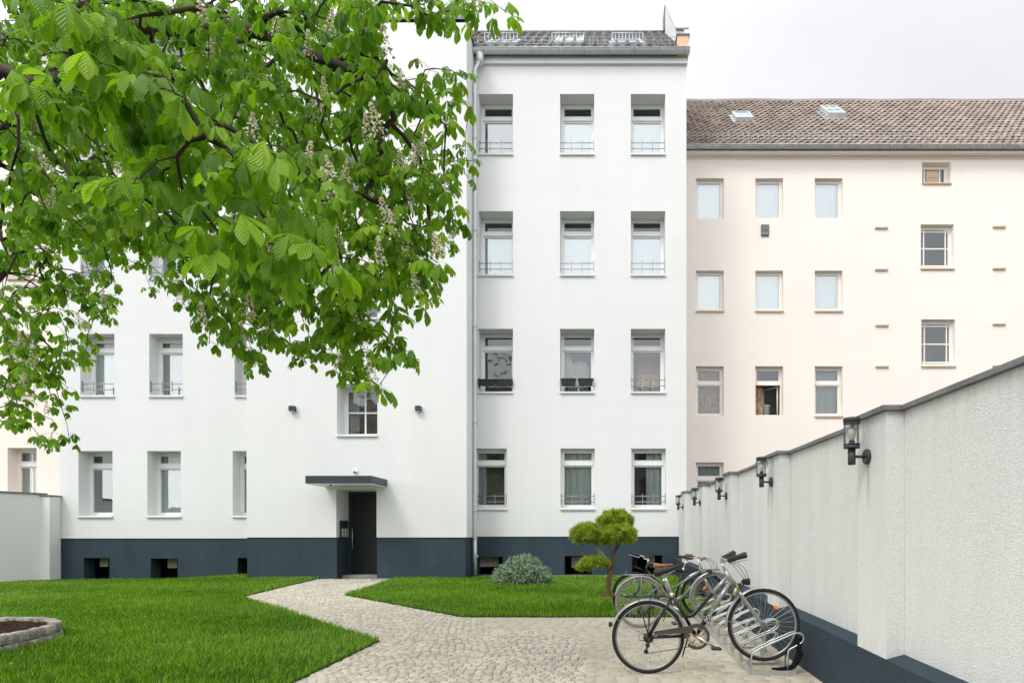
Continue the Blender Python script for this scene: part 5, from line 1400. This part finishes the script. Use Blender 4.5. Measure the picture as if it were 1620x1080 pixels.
# skeleton: limbs first, then every shoot is joined to the nearest suitable node
nodes = []; par = []
def add(p, pr): nodes.append(Vector(p)); par.append(pr); return len(nodes)-1
def chain(start, pts, step=.3):
    cur = start
    for p in pts:
        a = nodes[cur]; b = Vector(p); n = max(1, int((b-a).length/step))
        for i in range(1, n+1):
            q = a.lerp(b, i/n)+Vector((rg.uniform(-1, 1), rg.uniform(-1, 1), rg.uniform(-1, 1)))*.035
            cur = add(q, cur)
    return cur
root = add((T0.x, T0.y, gz(T0.x, T0.y)+.05), -1)
t1 = chain(root, [(-8.1, 7.2, 1.4), (-8.0, 7.15, 2.7)])
l1 = chain(t1, [(-7.2, 6.7, 3.9), (-5.6, 5.9, 5.0), (-4.1, 5.2, 5.5), (-2.7, 4.9, 5.2), (-1.7, 4.8, 4.7)])
l2 = chain(t1, [(-7.1, 6.0, 3.8), (-5.3, 4.8, 4.3), (-3.6, 3.8, 4.1), (-2.35, 3.25, 3.55)])
l3 = chain(t1, [(-7.6, 7.7, 4.2), (-6.8, 7.9, 5.3), (-5.8, 7.4, 5.8), (-4.6, 6.6, 5.6), (-3.6, 6.2, 5.1)])
l4 = chain(t1, [(-8.2, 7.2, 4.5), (-8.0, 6.8, 7), (-7.6, 6.5, 9.6)])
l5 = chain(t1, [(-9.2, 7.6, 4.4), (-10.8, 7.6, 5.8), (-12, 7.2, 6.4)])
l6 = chain(t1, [(-8.6, 5.9, 4.2), (-8.8, 3.8, 5.4), (-8.6, 1.9, 6)])
l7 = chain(t1, [(-7.9, 8.2, 4.0), (-7.6, 8.8, 5.2), (-7.4, 9.4, 6.0)])
l8 = chain(l4, [(-6.0, 5.5, 9.8)]); 
P_ = np.array([tuple(p) for p in nodes]); order = sorted(range(len(tips)), key=lambda i: float(np.min(np.linalg.norm(P_-np.array(tips[i][0]), axis=1))))
arr = np.zeros((120000, 3)); arr[:len(nodes)] = P_; cnt = len(nodes)
paths = []; tipdir = {}
for i in order:
    p = tips[i][0]; pa = np.array(p); d = arr[:cnt]-pa; dist = np.linalg.norm(d, axis=1)
    lowp = np.maximum(0, -d[:, 2]+.0); cost = dist+1.1*lowp; j = int(np.argmin(cost)); a = nodes[j]; L_ = (p-a).length
    n = max(2, int(L_/.13)); ctrl = a.lerp(p, .55)+Vector((0, 0, .22*L_))+Vector((rg.uniform(-1, 1), rg.uniform(-1, 1), 0))*.12*L_
    cur = j; seq = [j]; prev = a
    for k in range(1, n+1):
        t = k/n; q = a*(1-t)**2+ctrl*2*t*(1-t)+p*t*t
        if k < n: q = q+Vector((rg.uniform(-1, 1), rg.uniform(-1, 1), rg.uniform(-1, 1)))*.012
        cur = add(q, cur); arr[cnt] = tuple(q); cnt += 1; seq.append(cur)
    paths.append(seq); tipdir[i] = (nodes[cur]-nodes[par[cur]]).normalized()
load = np.zeros(len(nodes))
for s in paths: load[s[-1]] += 1
for i in range(len(nodes)-1, 0, -1): load[par[i]] += load[i]
def rad(i): return min(.27, .0029*max(1, load[i])**.47)
mbr = MB(); mtr = MB()
def emit(seq, mm, sides):
    pts = [nodes[q]-off0 for q in seq]; rr = [rad(q) for q in seq]
    if len(seq) > 1 and rr[0] > rr[1]*1.6: rr[0] = rr[1]*1.3
    mm.tube(pts, rr, sides, cap=False)
for s in paths: emit(s, mbr, 5)
# limbs
ch = {}
for i, pr in enumerate(par): ch.setdefault(pr, []).append(i)
def limb(end):
    s = [end]
    while par[s[-1]] >= 0: s.append(par[s[-1]])
    return s[::-1]
for e_ in (l1, l2, l3, l5, l6, l7, l8):
    s = limb(e_); k = s.index(t1); emit(s[k:], mbr, 9)
emit(limb(t1), mtr, 16)
mtr.tube([Vector((0, 0, -.15)), Vector((0, 0, .1)), Vector((0, 0, .45))], [.42, .34, .27], 16)
mtr.build('trunk', 'bark', tr); mbr.build('branch', 'bark', tr)
# leaves
groups = {}
def put(kind, var, pos, Rm, s, rn):
    g = groups.setdefault((kind, var), ([], [], [])); g[0].append(Rm*s); g[1].append(pos); g[2].append(rn)
leafcount = 0
def leaf_at(p, az, pitch, near, s, rn):
    # leaf points outward along az, hanging by pitch
    T = Matrix.Rotation(az, 3, 'Z') @ Matrix.Rotation(pitch, 3, 'Y') @ Matrix.Rotation(rg.uniform(-.4, .4), 3, 'X')
    kind = 0 if near else 1; put(kind, rg.randrange(len(VAR) if near else len(VLO)), tuple(p-off0), np.array(T), s, rn)
for i in order:
    p, near = tips[i]; nl = rg.choice([3, 4, 4, 5, 5]); a0 = rg.uniform(0, 6.28)
    hr = rg.uniform(-.12, .12)
    for k in range(nl):
        az = a0+k*2*math.pi/nl+rg.uniform(-.3, .3)
        s = rg.uniform(.46, .76)*(1.12 if near and p.y < 3.5 else 1)
        q = p-tipdir[i]*rg.uniform(0, .10)
        leaf_at(q, az, rg.uniform(-.15, .55), near, s, min(1, max(0, .45+hr+rg.gauss(0, .2))))
    if not near: continue
parts = []
for (kind, var), (a, b, c) in groups.items():
    v, f, u = (VAR if kind == 0 else VLO)[var]
    parts.append(scatter(v, f, np.array(a), np.array(b), np.array(c), u))
V, FF, S, A, B = merge(parts)
np_mesh('crown', V, FF, S, 'leaf', tr, {'rnd': A, 'vein': B})
# blossom candles
def spike():
    r2 = random.Random(3); V = []; Fc = []; A = []
    oc = [(1, 0, 0), (0, 1, 0), (-1, 0, 0), (0, -1, 0), (0, 0, 1), (0, 0, -1)]; of = [(0, 1, 4), (1, 2, 4), (2, 3, 4), (3, 0, 4), (1, 0, 5), (2, 1, 5), (3, 2, 5), (0, 3, 5)]
    for i in range(95):
        t = r2.random()**1.2; h = t*.19+.02; rr = (.042*(1-t)+.008)*r2.uniform(.5, 1.1); a = r2.uniform(0, 6.28); c = Vector((rr*math.cos(a), rr*math.sin(a), h)); s = .0085*(1-.35*t)*r2.uniform(.7, 1.2); n = len(V); q = Vector((r2.uniform(.6, 1.4), r2.uniform(.6, 1.4), r2.uniform(.6, 1.3)))
        V += [tuple(c+Vector((o[0]*q.x, o[1]*q.y, o[2]*q.z))*s) for o in oc]; Fc += [tuple(n+k for k in f) for f in of]; A += [r2.random()]*6
    V2 = np.array(V)
    return V2, Fc, np.array(A)
sv, sf, sa = spike()
fl0 = np_mesh('flower_spike', sv, np.array(sf).ravel(), np.full(len(sf), 3), 'flower', tr, {'rnd': sa}, smooth=False)
SP = [(620,125),(640,240),(650,365),(560,60),(515,30),(470,150),(490,90),(442,60),(480,165),(525,135),(555,195),(610,210),(545,245),(630,258),(655,480),(640,190),(665,205),(705,390),(690,130),(575,285),(520,400),(535,420),(505,370),(458,375),(465,230),(360,310),(355,320),(530,325),(395,235),(270,160),(120,135),(575,480),(590,540),(540,520),(430,510),(500,640),(520,560),(440,405),(665,335),(610,405),(640,410),(700,360),(725,300),(415,500),(540,590),(560,600),(60,250),(40,520),(20,480),(80,560),(110,480),(145,495),(160,500),(50,600),(95,640),(230,430),(245,460),(300,520),(370,560),(335,420),(480,300),(410,180),(590,330),(620,60),(745,40),(660,20),(350,90),(300,60),(200,120),(215,330),(60,400),(130,380),(85,330),(180,270)]
arrp = arr[:cnt]; first = True
Pt = np.array([tuple(nodes[s[-1]]) for s in paths]); used = set()
pxs = CX+Pt[:, 0]/np.maximum(Pt[:, 1], .1)*F; pys = HY-(Pt[:, 2]-EYE)/np.maximum(Pt[:, 1], .1)*F; okk = Pt[:, 1] > 3.6
for (px, py) in SP:
    d = np.maximum((pxs-px)**2+(pys-py-18)**2, 900)+np.where(okk, 0, 1e9)+(Pt[:, 1]-3)*900
    for j in np.argsort(d)[:6]:
        if int(j) not in used: break
    used.add(int(j)); o = fl0 if first else fl0.copy()
    if not first: COL.objects.link(o); o.parent = tr
    first = False
    o.location = Vector(Pt[j])-off0+Vector((0, 0, .02)); o.rotation_euler = (rg.uniform(-.35, .35), rg.uniform(-.35, .35), rg.uniform(0, 6)); k = rg.uniform(.75, 1.15); o.scale = (k, k, k)
print('STATS grass', ng, 'tips', len(tips), nin, 'nodes', len(nodes), 'spikes', len(used))
sc.render.engine = 'CYCLES'
sc.cycles.max_bounces = 8; sc.cycles.transparent_max_bounces = 12
